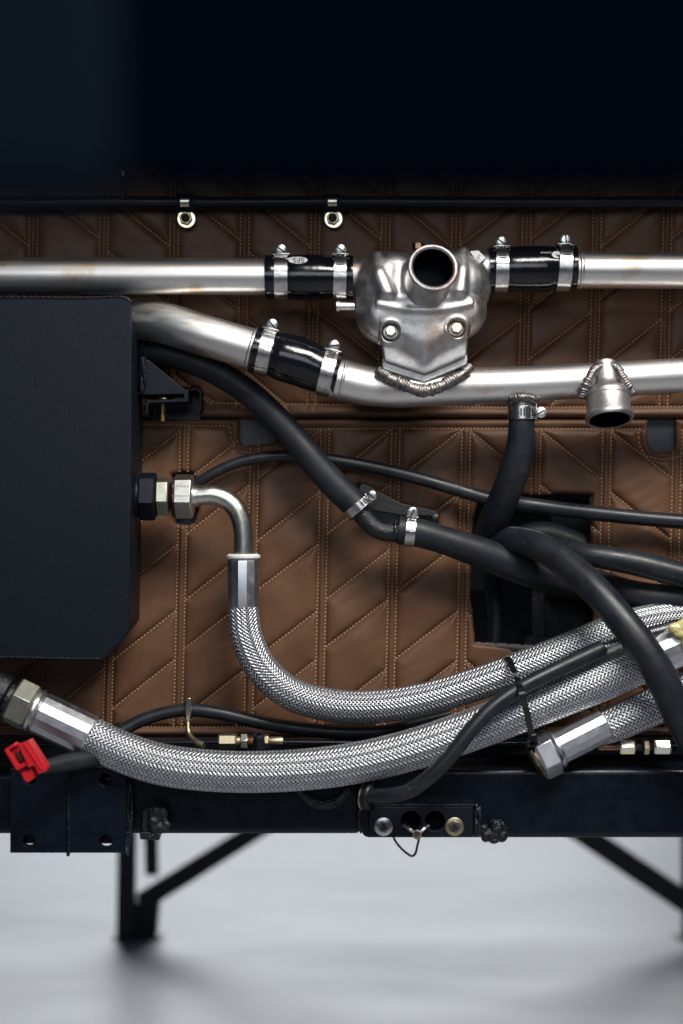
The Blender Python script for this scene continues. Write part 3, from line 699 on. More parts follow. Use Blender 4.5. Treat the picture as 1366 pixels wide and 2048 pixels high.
# ------------------------------------------------------------------ rubber hoses
hose('coolant_hose', 'thick matt black hose running diagonally from behind the tank to the black elbow', 'hose', [(230, 700, 60, 22), (290, 705, 75, 23), (350, 713, 85, 25), (420, 738, 92, 26), (500, 788, 95, 26), (560, 845, 95, 26.5), (612, 905, 95, 27), (660, 960, 95, 28), (704, 1004, 95, 28), (722, 1022, 95, 28)], 'rubber', segs=40)
hose('coolant_hose', 'thick matt black hose running right from the black elbow across the square hole', 'hose', [(797, 1060, 96, 29), (830, 1064, 96, 29), (880, 1078, 92, 28), (960, 1105, 80, 31), (1050, 1139, 60, 32), (1130, 1160, 30, 34), (1230, 1180, -20, 33), (1330, 1215, -60, 30)], 'rubber', segs=40)
hose('coolant_hose', 'thick black hose hanging from the long silver pipe down into the square hole', 'hose', [(1044, 818, 150, 26), (1043, 850, 150, 26), (1041, 890, 142, 28), (1026, 950, 120, 30), (1006, 1000, 90, 30), (984, 1050, 40, 30), (968, 1095, -20, 29), (955, 1160, -90, 28)], 'rubber', segs=40)
el = thing('pipe_elbow', 'glossy black steel elbow between the two small clamps', 'elbow', P(760, 1060, 96))
p, r, s_ = spline([(708, 1008, 96, 20), (730, 1036, 96, 19), (750, 1056, 96, 19), (772, 1064, 96, 19.5), (815, 1062, 96, 20)], 3); MB().tube(p, r, 28).build('elbow_tube', 'lump', el)
weld(el, [(793, 1042, 100, 4), (790, 1055, 114, 4), (789, 1068, 112, 4), (792, 1082, 100, 4)], m='lump')
MB().prism([P(x, y, 60) for x, y in ((722, 967), (738, 972), (800, 1006), (872, 1022), (875, 1043), (868, 1047), (862, 1032), (800, 1030), (740, 1020), (716, 985))], Vector((0, 30 * W, 0))).build('support_plate', 'dark', el, bevel=0.0008)
MB().lathe(P(868, 1035, 52), (1, 0, 0), [(0, 11 * W), (7 * W, 11 * W)], 20).build('stop_ring', 'slate', el)

hose('cable', 'thin black sheathed cable arching from the plated nut to the right edge', 'cable', [(352, 1010, 22, 9), (385, 975, 40, 10), (420, 950, 45, 10.5), (480, 924, 45, 11), (560, 912, 45, 11.5), (650, 918, 45, 12), (780, 942, 50, 12.5), (900, 975, 50, 13.5), (980, 998, 55, 14), (1060, 1010, 60, 15), (1150, 1022, 60, 15), (1280, 1036, 55, 15), (1450, 1050, 55, 15)], 'rubber2', segs=24)
hose('coolant_hose', 'thick satin black hose crossing in front of the braided hoses to the right edge', 'hose', [(960, 1120, -60, 26), (1000, 1082, 40, 26), (1060, 1087, 110, 28), (1120, 1118, 160, 30), (1186, 1176, 215, 31), (1250, 1248, 255, 31), (1308, 1328, 275, 32), (1355, 1420, 275, 34), (1420, 1540, 260, 34)], 'rubber2', segs=48)
hose('coolant_hose', 'satin black hose with a worn patch above, running to the right edge', 'hose', [(1040, 1070, -30, 18), (1100, 1092, 30, 19), (1170, 1108, 80, 22), (1260, 1124, 95, 25), (1366, 1150, 100, 25), (1470, 1175, 100, 25)], 'rubber2', segs=36)
hose('coolant_hose', 'lowest of the black hoses leaving the square hole for the right edge', 'hose', [(1120, 1150, -60, 22), (1200, 1165, 10, 24), (1260, 1186, 50, 27), (1320, 1196, 65, 28), (1470, 1198, 70, 29)], 'rubber', segs=36)

# ------------------------------------------------------------------ braided hose from the tank
h1 = thing('braided_hose', 'upper braided steel hose bending down from the tank nut and off to the right', 'braided hose', P(487, 1400, 120), 'steel braided hoses')
braid(h1, [(487, 1196, 120, 29), (487, 1225, 120, 30), (494, 1275, 120, 31), (522, 1335, 120, 31.5), (580, 1386, 120, 32), (660, 1410, 122, 32), (750, 1413, 125, 32), (850, 1398, 130, 32), (950, 1369, 135, 32), (1060, 1330, 138, 33), (1160, 1290, 130, 33), (1240, 1258, 110, 33), (1320, 1240, 80, 33), (1440, 1232, 50, 33)])
e = W * sc(120)
MB().lathe(P(487, 1119, 120), (0, 0, -1), [(0, 31 * e), (5 * e, 32.5 * e), (92 * e, 32.5 * e), (95 * e, 31 * e)], 12, rot=.26).build('ferrule', 'ferrule', h1, smooth=20, bevel=0.0006)
MB().lathe(P(487, 1108, 120), (0, 0, -1), [(0, 30 * e), (3 * e, 34 * e), (7 * e, 34 * e), (10 * e, 31 * e)], 36).build('collar', 'nylon', h1)
p, r, s_ = spline([(388, 992, 120, 20), (400, 991, 120, 20), (425, 990, 120, 20), (450, 998, 120, 20), (470, 1015, 120, 20), (482, 1040, 120, 20), (487, 1070, 120, 20), (487, 1116, 120, 20)], 3)
MB().tube(p, r, 36).build('elbow_pipe', 'steel', h1)
MB().lathe(P(386, 992, 120), (1, 0, 0), [(0, 22 * e), (9 * e, 22 * e), (10 * e, 20 * e)], 28).build('shoulder', 'steel', h1)
nut = hexnut('union_nut', 'steel', h1, P(349, 993, 120), (1, 0, 0), 46 * e, 38 * e, rot=-.26)
hexnut('adaptor_nut', 'nut', h1, P(314, 993, 120), (1, 0, 0), 40 * e, 25 * e, rot=-.26)
mt = MB(); prof = []
for i in range(5): prof += [(i * 3.2 * e, 25 * e), ((i * 3.2 + 1.6) * e, 29 * e)]
mt.lathe(P(333, 993, 120), (1, 0, 0), prof, 28).build('thread', 'copper', h1)
Lf, e = fr(368, 978, 120)
fw = 46 * math.cos(math.radians(30)) + .6
for i in range(5):
    for q, ch in ((-10, 'A'), (10, 'S')):
        nf = Vector((0, -math.cos(math.radians(15)), math.sin(math.radians(15)))); uf = Vector((0, math.sin(math.radians(15)), math.cos(math.radians(15))))
        text_part(ch, h1, P(351 + i * 7.2, 993, 120) + nf * 40.15 * e - uf * q * e, uf, Vector((-1, 0, 0)), None, 8.5 * e, 'ink', 'stamped_letter')
bung = thing('tank_bung', 'black painted hex boss on the tank side left of the plated nuts', 'hex boss', P(290, 1030, 120))
hexnut('hex_boss', 'powder', bung, P(280, 993, 120), (1, 0, 0), 50 * e, 33 * e, rot=-.26)
MB().lathe(P(262, 993, 120), (1, 0, 0), [(0, 60 * e), (14 * e, 40 * e), (22 * e, 38 * e)], 32).build('weld_ring', 'powder', bung)

# ------------------------------------------------------------------ long lower braided hose
h2 = thing('braided_hose', 'thick lower braided steel hose sweeping from the left nut across the chassis rail', 'braided hose', P(500, 1540, 250), 'steel braided hoses')
braid(h2, [(158, 1463, 250, 38), (185, 1476, 250, 39), (240, 1502, 250, 39.5), (320, 1528, 250, 40), (420, 1541, 250, 40), (540, 1543, 250, 40), (680, 1531, 248, 40), (800, 1506, 244, 40), (920, 1468, 238, 40.5), (1030, 1427, 225, 41), (1130, 1388, 210, 42), (1220, 1352, 195, 42), (1310, 1312, 180, 41)], N_=28)
e = W * sc(250); ax = img_dir(25.5); o = P(66, 1419, 250)
MB().lathe(o + ax * 12 * e, ax, [(0, 41 * e), (4 * e, 43 * e), (112 * e, 43 * e), (115 * e, 41 * e)], 16, rot=.1).build('ferrule', 'ferrule', h2, smooth=20, bevel=0.0006)
MB().lathe(o - ax * 4 * e, ax, [(0, 38 * e), (6 * e, 45 * e), (11 * e, 45 * e), (16 * e, 40 * e)], 36).build('collar', 'steel', h2)
hexnut('union_nut', 'nut', h2, o - ax * 46 * e, ax, 49 * e, 44 * e, rot=.12)
MB().lathe(o - ax * 110 * e, ax, [(0, 36 * e), (20 * e, 36 * e), (22 * e, 42 * e), (50 * e, 42 * e), (54 * e, 30 * e), (70 * e, 30 * e)], 24).build('adaptor', 'lump', h2, smooth=30)
# right end ferrule of the same hose
e = W * sc(180); ax = img_dir(-23)
o = P(1285, 1320, 182)
MB().lathe(o, ax, [(0, 43 * e), (4 * e, 45 * e), (170 * e, 45 * e)], 16, rot=.2).build('ferrule', 'ferrule', h2, smooth=20, bevel=0.0006)

# third hose with loose nut
h3 = thing('braided_hose', 'short braided steel hose at lower right with an open unconnected nut', 'braided hose', P(1150, 1490, 215), 'steel braided hoses')
braid(h3, [(1195, 1462, 195, 30), (1230, 1447, 195, 34), (1290, 1420, 190, 36), (1370, 1385, 180, 37), (1460, 1345, 170, 37)], N_=24)
e = W * sc(215); ax = img_dir(-25.5, -6); o = P(1098, 1506, 215)
MB().lathe(o + ax * 18 * e, ax, [(0, 30 * e), (3 * e, 34 * e), (108 * e, 34 * e), (111 * e, 32 * e)], 14, rot=.3).build('ferrule', 'ferrule', h3, smooth=20, bevel=0.0006)
MB().lathe(o + ax * 10 * e, ax, [(0, 36 * e), (6 * e, 40 * e), (12 * e, 38 * e), (16 * e, 30 * e)], 36).build('collar', 'ferrule', h3)
MB().lathe(o - ax * 28 * e, ax, [(12 * e, 30 * e), (0, 36 * e), (-1 * e, 40 * e), (4 * e, 47 * e), (36 * e, 48 * e), (40 * e, 44 * e)], 6, rot=.85, cap=False).build('union_nut', 'ferrule', h3, smooth=20, bevel=0.0005)
mt = MB(); prof = []
for i in range(6): prof += [(i * 3.4 * e, 37 * e), ((i * 3.4 + 1.7) * e, 34 * e)]
mt.lathe(o - ax * 33 * e, ax, prof, 32, cap=False).build('inner_thread', 'brass', h3)
MB().lathe(o - ax * 16 * e, ax, [(0, 1 * e), (1 * e, 36 * e)], 24).build('bore', 'bore', h3, smooth=0)

# ------------------------------------------------------------------ cable with spring end, grommet and zip tie
cb = thing('cable', 'dark grey rubber cable rising from the grommet over the braided hoses', 'cable', P(760, 1590, 300))
p, r, s_ = spline([(742, 1592, 262, 14), (775, 1591, 285, 15), (815, 1583, 300, 15.5), (858, 1555, 310, 15.5), (900, 1513, 312, 15.5), (940, 1462, 308, 15.5), (985, 1415, 296, 15), (1040, 1377, 280, 15.5), (1110, 1341, 262, 16), (1170, 1313, 240, 17), (1203, 1298, 228, 17.5)], 4); MB().tube(p, r, 32).build('sheath', 'rubber2', cb)
p, r, s_ = spline([(1196, 1302, 232, 12), (1240, 1285, 225, 12), (1300, 1266, 205, 12), (1400, 1240, 150, 11)], 1.1)
r = r * (1 + .09 * np.sin(np.arange(len(r)) * 2 * np.pi / 4.0)); MB().tube(p, r, 20).build('spring_sleeve', 'clamp', cb, smooth=80)
gr = thing('grommet', 'thick rubber grommet ring with a yellowish rim on the chassis rail', 'grommet', P(738, 1590, 230))
def torus(mb, c, ax, R_, r_, n=36, m=14, sq=1.0):
    ax = Vector(ax).normalized(); u = Vector((0, 0, 1)) - ax * ax.z; u.normalize(); v = ax.cross(u)
    V = [c + (u * math.cos(2*math.pi*i/n) * 1.0 + v * math.sin(2*math.pi*i/n) * sq) * (R_ + r_ * math.cos(2*math.pi*j/m)) + ax * r_ * math.sin(2*math.pi*j/m) for i in range(n) for j in range(m)]
    F = [(i*m+j, i*m+(j+1) % m, ((i+1) % n)*m+(j+1) % m, ((i+1) % n)*m+j) for i in range(n) for j in range(m)]
    return mb.add(V, F)
e = W * sc(240); ga = img_dir(5, 28)
torus(MB(), P(741, 1592, 245), ga, 21 * e, 8 * e).build('ring', 'rubber2', gr)
torus(MB(), P(735, 1592, 236), ga, 24 * e, 5 * e).build('flange', 'rubber', gr)
torus(MB(), P(730, 1592, 230), ga, 27 * e, 2.2 * e).build('rim', 'brass', gr)
zt = thing('zip_tie', 'black zip tie bundling the braided hoses and the cable', 'zip tie', P(1065, 1480, 300))
p, r, s_ = spline([(1010, 1322, 140, 5), (1018, 1320, 170, 5), (1027, 1340, 200, 5), (1036, 1362, 275, 5), (1044, 1388, 312, 5), (1052, 1418, 300, 5), (1060, 1455, 285, 5), (1066, 1488, 270, 5), (1060, 1500, 220, 5)], 3)
T_, A_, B_ = frames(p); V = []; F = []
for i in range(len(p)):
    side = np.cross(T_[i], [0, -1, 0]); side /= np.linalg.norm(side); nn_ = np.cross(side, T_[i])
    for a_, b_ in ((-6.5, -1.5), (6.5, -1.5), (6.5, 1.5), (-6.5, 1.5)): V.append(p[i] + side * a_ * W * .9 + nn_ * b_ * W * .9)
for i in range(len(p) - 1):
    for q in range(4): F.append((4*i+q, 4*i+(q+1) % 4, 4*i+4+(q+1) % 4, 4*i+4+q))
F += [(0, 1, 2, 3), (4*len(p)-1, 4*len(p)-2, 4*len(p)-3, 4*len(p)-4)]
mb = MB(); mb.add(np.array(V), F); mb.build('strap', 'zip', zt, smooth=30, bevel=.0003)
Lz, e = fr(1067, 1480, 285)
MB().prism([Lz(-9, -10), Lz(7, -12), Lz(10, 9), Lz(-7, 12)], Vector((0, 18 * e, 0))).build('head', 'zip', zt, bevel=.0008)
MB().prism([Lz(-17, 6), Lz(-4, 1), Lz(12, 10), Lz(-2, 15)], Vector((0, 6 * e, 0))).build('tail', 'zip', zt, bevel=.0004)

# pale yellow cap at the right edge
yc = MB()
for c_, r_ in (((1356, 1257, 225), (22, 13, 12)), ((1380, 1252, 225), (30, 17, 16)), ((1382, 1275, 225), (22, 34, 16)), ((1345, 1254, 228), (9, 6, 8)), ((1362, 1268, 226), (16, 10, 13))):
    ee = W * sc(c_[2]); yc.ellipsoid(P(*c_), (r_[0] * ee, r_[2] * ee, r_[1] * ee), None, 20, 14)
tmp = yc.build('protective_cap', 'yellow', None)
rm = tmp.modifiers.new('r', 'REMESH'); rm.mode = 'VOXEL'; rm.voxel_size = 1.6 * ee; rm.use_smooth_shade = True
sm = tmp.modifiers.new('s', 'SMOOTH'); sm.iterations = 14
tag(tmp, 'crumpled pale yellow protective cap on the hose end at the right edge', 'cap')

# ------------------------------------------------------------------ chassis rail
rail = thing('chassis_rail', 'black painted box section chassis rail running across below the hoses', 'chassis rail', P(683, 1675, 200))
def bar(mb, x0, x1, y0, y1, d0, depth):
    # square ended bar: y0/y1 seen on its front face
    a = P(x0, y0, d0); c = P(x1, y1, d0)
    mb.prism([Vector((a.x, a.y, a.z)), Vector((c.x, a.y, a.z)), Vector((c.x, a.y, c.z)), Vector((a.x, a.y, c.z))], Vector((0, depth * W, 0))); return mb
bar(MB(), -160, 723, 1547, 1669, 200, 170).build('left_section', 'paint', rail, bevel=0.006).modifiers['bevel'].segments = 5
bar(MB(), 724, 1560, 1537, 1677, 196, 174).build('right_section', 'paint', rail, bevel=0.006).modifiers['bevel'].segments = 5
bar(MB(), -160, 1560, 1484, 1489, 110, 60).build('top_lip', 'paint', rail, bevel=0.001)

# mounting plate with four holes at the left
from math import cos, sin, pi
def holed_plate(name, m, parent, x0, x1, y0, y1, d, depth, holes, bevel=0.0008):
    """rectangle with round through holes, built of one grid whose cells meet the circles"""
    import bmesh
    L_, e_ = fr((x0 + x1) / 2, (y0 + y1) / 2, d); hw, hh = (x1 - x0) / 2, (y1 - y0) / 2
    bm = bmesh.new(); cx0, cy0 = (x0 + x1) / 2, (y0 + y1) / 2
    outer = [bm.verts.new(L_(u, v)) for u, v in ((-hw, -hh), (hw, -hh), (hw, hh), (-hw, hh))]
    edges = [bm.edges.new((outer[i], outer[(i + 1) % 4])) for i in range(4)]
    for hx, hy, hr in holes:
        ring = [bm.verts.new(L_(hx - cx0 + hr * cos(2*pi*i/24), hy - cy0 + hr * sin(2*pi*i/24))) for i in range(24)]
        edges += [bm.edges.new((ring[i], ring[(i + 1) % 24])) for i in range(24)]
    bmesh.ops.triangle_fill(bm, use_beauty=True, edges=edges)
    r_ = bmesh.ops.extrude_face_region(bm, geom=bm.faces[:])
    bmesh.ops.translate(bm, verts=[g for g in r_['geom'] if isinstance(g, bmesh.types.BMVert)], vec=(0, depth * W, 0))
    bmesh.ops.recalc_face_normals(bm, faces=bm.faces)
    base = root_loc(parent); bmesh.ops.translate(bm, verts=bm.verts, vec=-base)
    me = D.meshes.new(name); bm.to_mesh(me); bm.free(); me.materials.append(M[m])
    o = D.objects.new(name, me); COL.objects.link(o); o.parent = parent
    b_ = o.modifiers.new('bevel', 'BEVEL'); b_.width = bevel; b_.segments = 2; b_.limit_method = 'ANGLE'; b_.angle_limit = math.radians(50)
    return o
mp = thing('mounting_plate', 'black steel plate with four bolt holes at the left of the rail', 'steel plate', P(133, 1706, 232))
holed_plate('plate', 'paint', mp, 20, 252, 1536, 1706, 240, 16, [(60, 1557, 12.5), (210, 1559, 13), (57, 1680, 12.5), (211, 1682, 13)])
bar(MB(), 26, 246, 1580, 1688, 218, 60).build('backing_tube', 'paint', mp, bevel=.002)
weld(mp, [(137, 1540, 241, 3.5), (136, 1620, 241, 3.5), (137, 1700, 241, 4), (136, 1710, 240, 4)], m='paint', pitch=3.5)
def ragged(parent, name, c, rx, ry, rz, n, m='lump'):
    rr = random.Random(int(c[0] * 7)); mb = MB(); e_ = W * sc(c[2])
    for i in range(n):
        a = rr.uniform(0, 6.28); q = rr.uniform(.1, 1) ** .5
        k_ = rr.uniform(.22, .48); mb.ellipsoid(P(c[0] + q * rx * .8 * math.cos(a), c[1] + q * ry * .8 * math.sin(a), c[2] + rr.uniform(-.3, .6) * rz), (rx * k_ * e_, rz * k_ * 1.2 * e_, ry * k_ * rr.uniform(.7, 1.3) * e_), None, 14, 10)
    o_ = mb.build(name, m, parent, smooth=80)
    r_ = o_.modifiers.new('fuse', 'REMESH'); r_.mode = 'VOXEL'; r_.voxel_size = 1.1 * W; r_.use_smooth_shade = True
    s_2 = o_.modifiers.new('soft', 'SMOOTH'); s_2.iterations = 2
    return o_
ragged(rail, 'joint_weld', (722, 1642, 202), 8, 30, 8, 24)
ragged(mp, 'side_weld', (258, 1625, 212), 8, 70, 8, 40)
ragged(tank, 'gusset_weld', (285, 750, 122), 8, 34, 9, 34, 'powder')
# lifting loop, bracket and lumps of weld on the rail
lp = weld(rail, [(598, 1580, 206, 9), (615, 1598, 208, 10), (645, 1610, 208, 11), (675, 1602, 208, 10), (697, 1580, 206, 9)], 'drain_loop', 'lump', 5)
tabs = thing('broken_tab', 'ragged black welded tab on the rail right of the four hole plate', 'welded tab', P(302, 1675, 215))
MB().prism([P(x, y, 222) for x, y in ((284, 1618), (300, 1614), (325, 1622), (335, 1650), (326, 1668), (282, 1668))], Vector((0, 25 * W, 0))).build('tab', 'lump', tabs, bevel=.0015)
MB().prism([P(x, y, 232) for x, y in ((278, 1664), (322, 1666), (318, 1681), (280, 1679))], Vector((0, 30 * W, 0))).build('foot', 'lump', tabs, bevel=.001)
ragged(tabs, 'weld', (316, 1642, 226), 24, 26, 12, 26)
lk = thing('weld_lump', 'ragged black lump of weld under the rail right of the small bracket', 'weld lump', P(985, 1665, 215))
ragged(lk, 'weld', (986, 1662, 210), 27, 24, 14, 34)

sb_ = thing('switch_bracket', 'small black steel bracket with two big round holes hanging off the rail', 'bracket', P(840, 1675, 230))
holed_plate('plate', 'powder', sb_, 738, 946, 1613, 1675, 236, 10, [(822, 1642, 20), (870, 1642, 20)])
MB().prism([P(x, y, 236) for x, y in ((726, 1614), (737, 1614), (737, 1674), (726, 1662))], Vector((0, 10 * W, 0))).build('tab', 'paint', sb_, bevel=.0006)
bar(MB(), 740, 950, 1608, 1612.4, 238, 46).build('top_flange', 'paint', sb_, bevel=.0012)
ragged(sb_, 'weld', (955, 1640, 228), 10, 32, 10, 26)
bar(MB(), 780, 900, 1615, 1672, 222, 20).build('switch_body', 'bore', sb_)
e = W * sc(236)
def washer_bolt(label, x, y, wm, d=236, wr_=18.5, hr=9.5, cat='bolt', extra=None):
    r0 = thing('washer_bolt', label, cat, P(x, y, d)); e_ = W * sc(d)
    MB().lathe(P(x, y, d), (0, -1, 0), [(0, (wr_) * e_), (2.6 * e_, wr_ * e_), (3.2 * e_, (wr_ - 1) * e_)], 32).build('washer', wm, r0)
    hexnut('nut', 'darknut', r0, P(x, y, d + 3.4), Vector((0.05, -1, .05)), (hr + 3) * e_, 5 * e_, rot=.2)
    MB().lathe(P(x, y, d + 8), (0, -1, 0), [(0, hr * .62 * e_), (4 * e_, hr * .62 * e_), (4.2 * e_, hr * .3 * e_)], 16).build('stud', 'lump', r0)
    return r0
washer_bolt('silver washer and nut at the left of the small bracket', 767, 1653, 'clamp')
washer_bolt('golden washer and nut at the right of the small bracket', 909, 1653, 'brass')
sw = thing('terminal_screw', 'small rusty screw joining two wire lugs below the bracket holes', 'screw', P(834, 1668, 250))
hexnut('screw_head', 'nut', sw, P(834, 1668, 246), (0, -1, 0), 10.5 * e, 9 * e)
MB().lathe(P(834, 1668, 256), (0, -1, 0), [(0, 6 * e), (2 * e, 5 * e)], 14).build('core', 'copper', sw)
for tx, ty in ((808, 1650), (856, 1652)):
    p, r, s_ = spline([(834, 1668, 244, 4), ((834 + tx) / 2, (1668 + ty) / 2, 246, 4), (tx, ty, 236, 5)], 2); MB().tube(p, r, 10).build('lug', 'clamp', sw)
hose('wire_loop', 'thin black wire looping below the small bracket', 'wire', [(784, 1668, 226, 2.2), (792, 1684, 230, 2.3), (808, 1702, 230, 2.3), (824, 1712, 230, 2.4), (830, 1708, 230, 2.4), (835, 1690, 232, 2.4), (839, 1674, 238, 2.4)], 'zip', segs=10, step=2)

# ------------------------------------------------------------------ brake line and fittings
hose('brake_line', 'thin dark brake line running behind the hoses along the rail top', 'pipe', [(300, 1486, 130, 4), (500, 1484, 130, 4), (900, 1488, 130, 4), (1180, 1491, 130, 4), (1500, 1493, 130, 4)], 'paint', segs=12)
def fitting(label, items, y, d=130):
    rt = thing('pipe_fitting', label, 'pipe fitting', P(items[0][1], y, d)); e_ = W * sc(d)
    for nm, x0, x1, r_, m_, hx in items:
        o_ = P(x0, y, d); Lx = (x1 - x0) * e_
        if hx: hexnut(nm, m_, rt, o_, (1, 0, 0), r_ * e_, Lx, rot=.52 + random.uniform(-.2, .2), ch=.15)
        else: MB().lathe(o_, (1, 0, 0), [(0, r_ * .9 * e_), (Lx * .1, r_ * e_), (Lx * .9, r_ * e_), (Lx, r_ * .9 * e_)], 20).build(nm, m_, rt)
    return rt
fitting('brass brake fitting behind the lower hose right of the p clip', [('hex_end', 436, 474, 16.5, 'brass', 1), ('sleeve', 474, 481, 10, 'brass', 0), ('lock_nut', 481, 496, 16, 'irid', 1), ('thread', 496, 528, 12, 'copper', 0), ('rear_nut', 528, 538, 14, 'brass', 1), ('tail', 538, 566, 9, 'brass', 0)], 1482)
fitting('brass brake fitting at the right edge above the rail', [('tube_end', 1196, 1238, 8, 'copper', 0), ('hex_end', 1238, 1270, 16, 'irid', 1), ('sleeve', 1270, 1284, 9, 'dark', 0), ('lock_nut', 1286, 1298, 16, 'brass', 1), ('rear_sleeve', 1298, 1306, 9, 'dark', 0), ('rear_nut', 1306, 1341, 16, 'irid', 1)], 1494, 188)
vt = thing('breather_tube', 'short dark upright tube standing over the left brass fitting', 'tube', P(516, 1490, 160))
e_ = W * sc(160)
ax_ = Vector((-0.03, -0.45, 1)).normalized(); o_ = P(519, 1502, 155)
MB().lathe(o_, ax_, [(0, 12 * e_), (38 * e_, 12 * e_), (40 * e_, 10.5 * e_), (39.5 * e_, 5 * e_), (20 * e_, 5 * e_)], 24, cap=False).build('tube_wall', 'rubber2', vt)
MB().lathe(o_ + ax_ * 24 * e_, ax_, [(0, .5 * e_), (.2 * e_, 5.4 * e_)], 16).build('bore', 'bore', vt, smooth=0)

hose('cable', 'black cable held by the p clip along the bottom border of the lower trim', 'cable', [(190, 1500, 110, 13), (240, 1464, 90, 13), (290, 1438, 80, 13), (340, 1424, 75, 13), (380, 1420, 75, 13.5), (440, 1427, 75, 13.5), (520, 1445, 75, 13.5), (620, 1460, 75, 14), (700, 1465, 75, 14), (770, 1462, 70, 13), (820, 1450, 50, 12), (900, 1430, 40, 12)], 'rubber2', segs=24)
pc = thing('p_clip', 'silver p clip with bent tail around the cable under the braided elbow hose', 'p clip', P(378, 1420, 75))
e_ = W * sc(80)
mb = MB(); T = Vector((0, -1, 0)); U = Vector((0, 0, 1)); A = Vector((1, 0, 0)); C = P(378, 1421, 76)
arc_plate(mb, C, A, T, U, e_, 15, 17.5, -60, 130, 16, 20); mb.build('band', 'rubber', pc, bevel=.0003)
MB().prism([P(x, y, 98) for x, y in ((373, 1396), (381, 1396), (383, 1418), (380, 1440), (376, 1455), (372, 1440), (371, 1416))], Vector((0, 12 * W, 0))).build('strap', 'irid', pc, bevel=.0006)
mb = MB(); p, r, s_ = spline([(376, 1445, 104, 5), (377, 1465, 110, 6), (384, 1478, 120, 7), (396, 1487, 130, 8), (408, 1491, 135, 8)], 3); mb.tube(p, r, 12).build('tail', 'brass', pc)

# ------------------------------------------------------------------ red connector
rc = thing('electrical_connector', 'small red plastic connector with open end on a black lead', 'connector', P(52, 1525, 370))
def cpoly(name, pts, d0, depth, m='red', bev=.0006):
    return MB().prism([P(x, y, d0) for x, y in pts], Vector((0, depth * W, 0))).build(name, m, rc, smooth=0, bevel=bev)
cpoly('floor', [(9, 1501), (28, 1489), (57, 1483), (90, 1538), (72, 1546), (66, 1554), (52, 1563), (40, 1545)], 352, 6)
cpoly('side_wall', [(8, 1500), (14, 1496), (37, 1530), (52, 1523), (55, 1530), (36, 1541), (32, 1540)], 380, 30)
cpoly('end_wall', [(9, 1499.5), (28, 1487), (32, 1492), (14, 1502)], 379.5, 29)
cpoly('body', [(36, 1491), (58, 1481), (92, 1534), (93, 1543), (76, 1549), (68, 1532), (56, 1536), (50, 1520), (42, 1505)], 384, 34, bev=.0009)
cpoly('latch', [(42, 1547), (62, 1535), (68, 1546), (71, 1555), (55, 1566), (48, 1561)], 376, 24, bev=.0009)
cpoly('rib', [(46, 1489), (51, 1486.5), (86, 1540), (81, 1542)], 386, 3)
cpoly('contact', [(30, 1505), (36, 1502), (46, 1520), (40, 1524)], 358, 5, 'darknut')

hose('connector_lead', 'black lead running from the red connector under the left ferrule', 'cable', [(62, 1530, 345, 8), (90, 1533, 330, 14), (130, 1526, 300, 18), (190, 1515, 260, 18), (260, 1505, 210, 16)], 'rubber', segs=20)

# ------------------------------------------------------------------ cable and clips along the top
hose('cable', 'black cable running level along the top of the upper trim', 'cable', [(-100, 404, 45, 13), (60, 406, 45, 13), (200, 404, 45, 12.5), (420, 405, 45, 12), (700, 404, 45, 12), (1000, 405, 45, 12), (1500, 404, 45, 12)], 'rubber2', segs=24)
def pclip(label, x, y):
    r0 = thing('p_clip', label, 'p clip', P(x, y, 30), 'p clips on the top cable'); e_ = W * sc(45)
    C = P(x - 2, 405, 45)
    arc_plate(MB(), C, A, T, U, e_, 12.8, 17, -100, 150, 34, 24).build('rubber_lining', 'rubber', r0, bevel=.0004)
    arc_plate(MB(), C, A, T, U, e_, 17, 19.2, -42, 26, 18, 16).build('band', 'irid', r0, bevel=.0002)
    MB().prism([P(x - 19, y - 13, 28), P(x + 17, y - 13, 28), P(x + 12, y + 4, 28), P(x - 14, y + 4, 28)], Vector((0, 8 * W, 0))).build('foot', 'brass', r0, bevel=.0005)
    e_ = W * sc(34)
    MB().lathe(P(x, y, 32), (0.04, -1, -.06), [(0, 18 * e_), (2 * e_, 18.6 * e_), (3 * e_, 17.5 * e_), (3.2 * e_, 10 * e_)], 36).build('washer', 'irid', r0)
    hexnut('nut', 'brass', r0, P(x - 1, y - 1, 36), Vector((0, -1, -.03)), 13.5 * e_, 9 * e_, rot=.25)
    MB().lathe(P(x - 2, y - 2, 44), (0, -1, 0), [(0, 8.5 * e_), (5 * e_, 8.5 * e_), (6 * e_, 7 * e_)], 20).build('stud', 'dark', r0)
    return r0
pclip('plated p clip on the top cable, left one, beside a small dark hole', 373, 438)
pclip('plated p clip on the top cable, right one, above the coupling', 667, 438)
tag(MB().lathe(P(347, 440, 13), (0, -1, 0), [(0, 4 * W), (1.5 * W, 4 * W)], 14).build('rivet', 'dark'), 'tiny dark hole plug left of the left p clip', 'plug')
sr = thing('hanging_screw', 'small bright screw above the top cable near the left', 'screw', P(246, 395, 60)); e_ = W * sc(60)
MB().lathe(P(246, 398, 60), (0, 0, 1), [(0, 4.2 * e_), (40 * e_, 4 * e_)], 14).build('shank', 'slate', sr)
MB().lathe(P(246, 352, 60), (0, -.3, 1), [(0, 4 * e_), (3 * e_, 5.4 * e_), (11 * e_, 5.4 * e_), (13 * e_, 3 * e_)], 14).build('tip', 'chrome', sr)
MB().lathe(P(246, 337, 60), (0, -.15, 1), [(0, 16 * e_), (2 * e_, 16 * e_)], 24).build('washer', 'slate', sr)

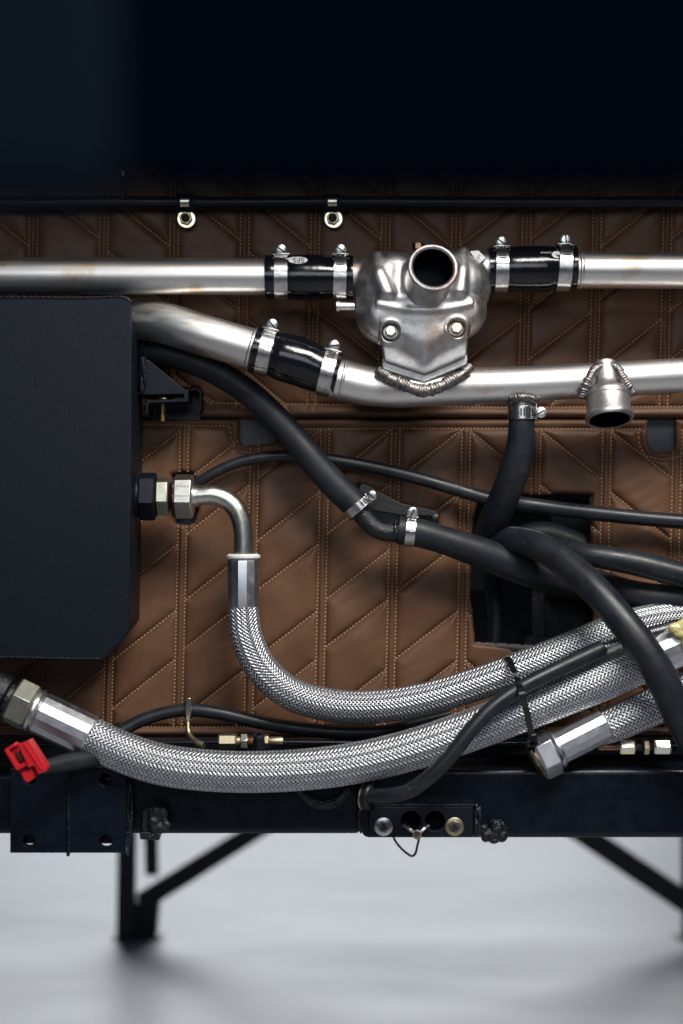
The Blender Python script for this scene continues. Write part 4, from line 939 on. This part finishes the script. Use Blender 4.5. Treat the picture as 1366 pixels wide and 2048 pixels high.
# ------------------------------------------------------------------ bodywork above
cw = thing('shade_hood', 'added dark hood above the upper trim, there to shade it', 'body panel', P(683, 300, 100))  # added hood; its depth is set to darken the upper trim
zb = P(0, 312, 0).z
def wbox(name, m, par, x0, x1, y0, y1, z0, z1, bev=0.002):
    return MB().prism([Vector((x0, y0, z0)), Vector((x1, y0, z0)), Vector((x1, y0, z1)), Vector((x0, y0, z1))], Vector((0, y1 - y0, 0))).build(name, m, par, smooth=0, bevel=bev)
wbox('underside', 'body', cw, -0.9, 0.9, -0.215, 0.10, zb, zb + 0.02)
wbox('front_face', 'body', cw, -0.9, 0.9, -0.219, -0.205, zb + 0.0, zb + 0.9)
# near body sill, out of focus
ns = thing('body_lip', 'out of focus dark body lip across the top of the picture', 'body panel', (0, -1.19, Z0 + 0.10))
yn = -1.20; dn = (DIST * W + yn)
f_ = lambda px: (1024 - px) / DIST * dn + Z0
g_ = lambda px: (px - 683) / DIST * dn
wbox('main_lip', 'body', ns, g_(245), 1.2, yn, yn + 0.02, f_(375), f_(-500), 0.006)
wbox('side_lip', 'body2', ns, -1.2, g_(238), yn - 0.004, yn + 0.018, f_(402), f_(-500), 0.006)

# ------------------------------------------------------------------ floor, wall, stand
fl = MB().prism([Vector((-8, -6, 0)), Vector((8, -6, 0)), Vector((8, 9, 0)), Vector((-8, 9, 0))], Vector((0, 0, -0.05))).build('floor', 'floor', None, smooth=0)
fl['kind'] = 'structure'
wl = MB().prism([Vector((-8, 9, 0)), Vector((8, 9, 0)), Vector((8, 9, 4)), Vector((-8, 9, 4))], Vector((0, 0.1, 0))).build('wall', 'wall', None, smooth=0)
wl['kind'] = 'structure'

st = thing('support_stand', 'black welded support stand on the floor under the chassis rail', 'stand', P(700, 1880, -3000))
top = 1440
def sbar(name, pts, d, depth):
    MB().prism([P(x, y, d) for x, y in pts], Vector((0, depth * W, 0))).build(name, 'stand', st, smooth=0, bevel=.002)
zf = 0.0
sbar('leg', [(238, top), (274, top), (270, 1880), (232, 1880)], -3000, 30)
sbar('leg', [(280, top), (312, top), (316, 1752), (290, 1752)], -3060, 30)
sbar('leg', [(268, 1806), (320, 1790), (312, 1880), (266, 1880)], -3030, 60)
sbar('foot', [(222, 1878), (326, 1878), (326, 1884), (222, 1884)], -2990, 90)
sbar('brace', [(272, 1790), (278, 1812), (292, 1822), (880, 1450), (850, 1432)], -3010, 30)
sbar('brace', [(836, 1470), (856, 1436), (1440, 1824), (1440, 1878)], -3010, 30)
sbar('leg', [(1362, top), (1400, top), (1404, 1880), (1366, 1880)], -3000, 30)
sbar('foot', [(1352, 1878), (1420, 1878), (1420, 1884), (1352, 1884)], -2990, 90)
sbar('top_beam', [(180, 1430), (1480, 1430), (1480, 1475), (180, 1475)], -2985, 60)
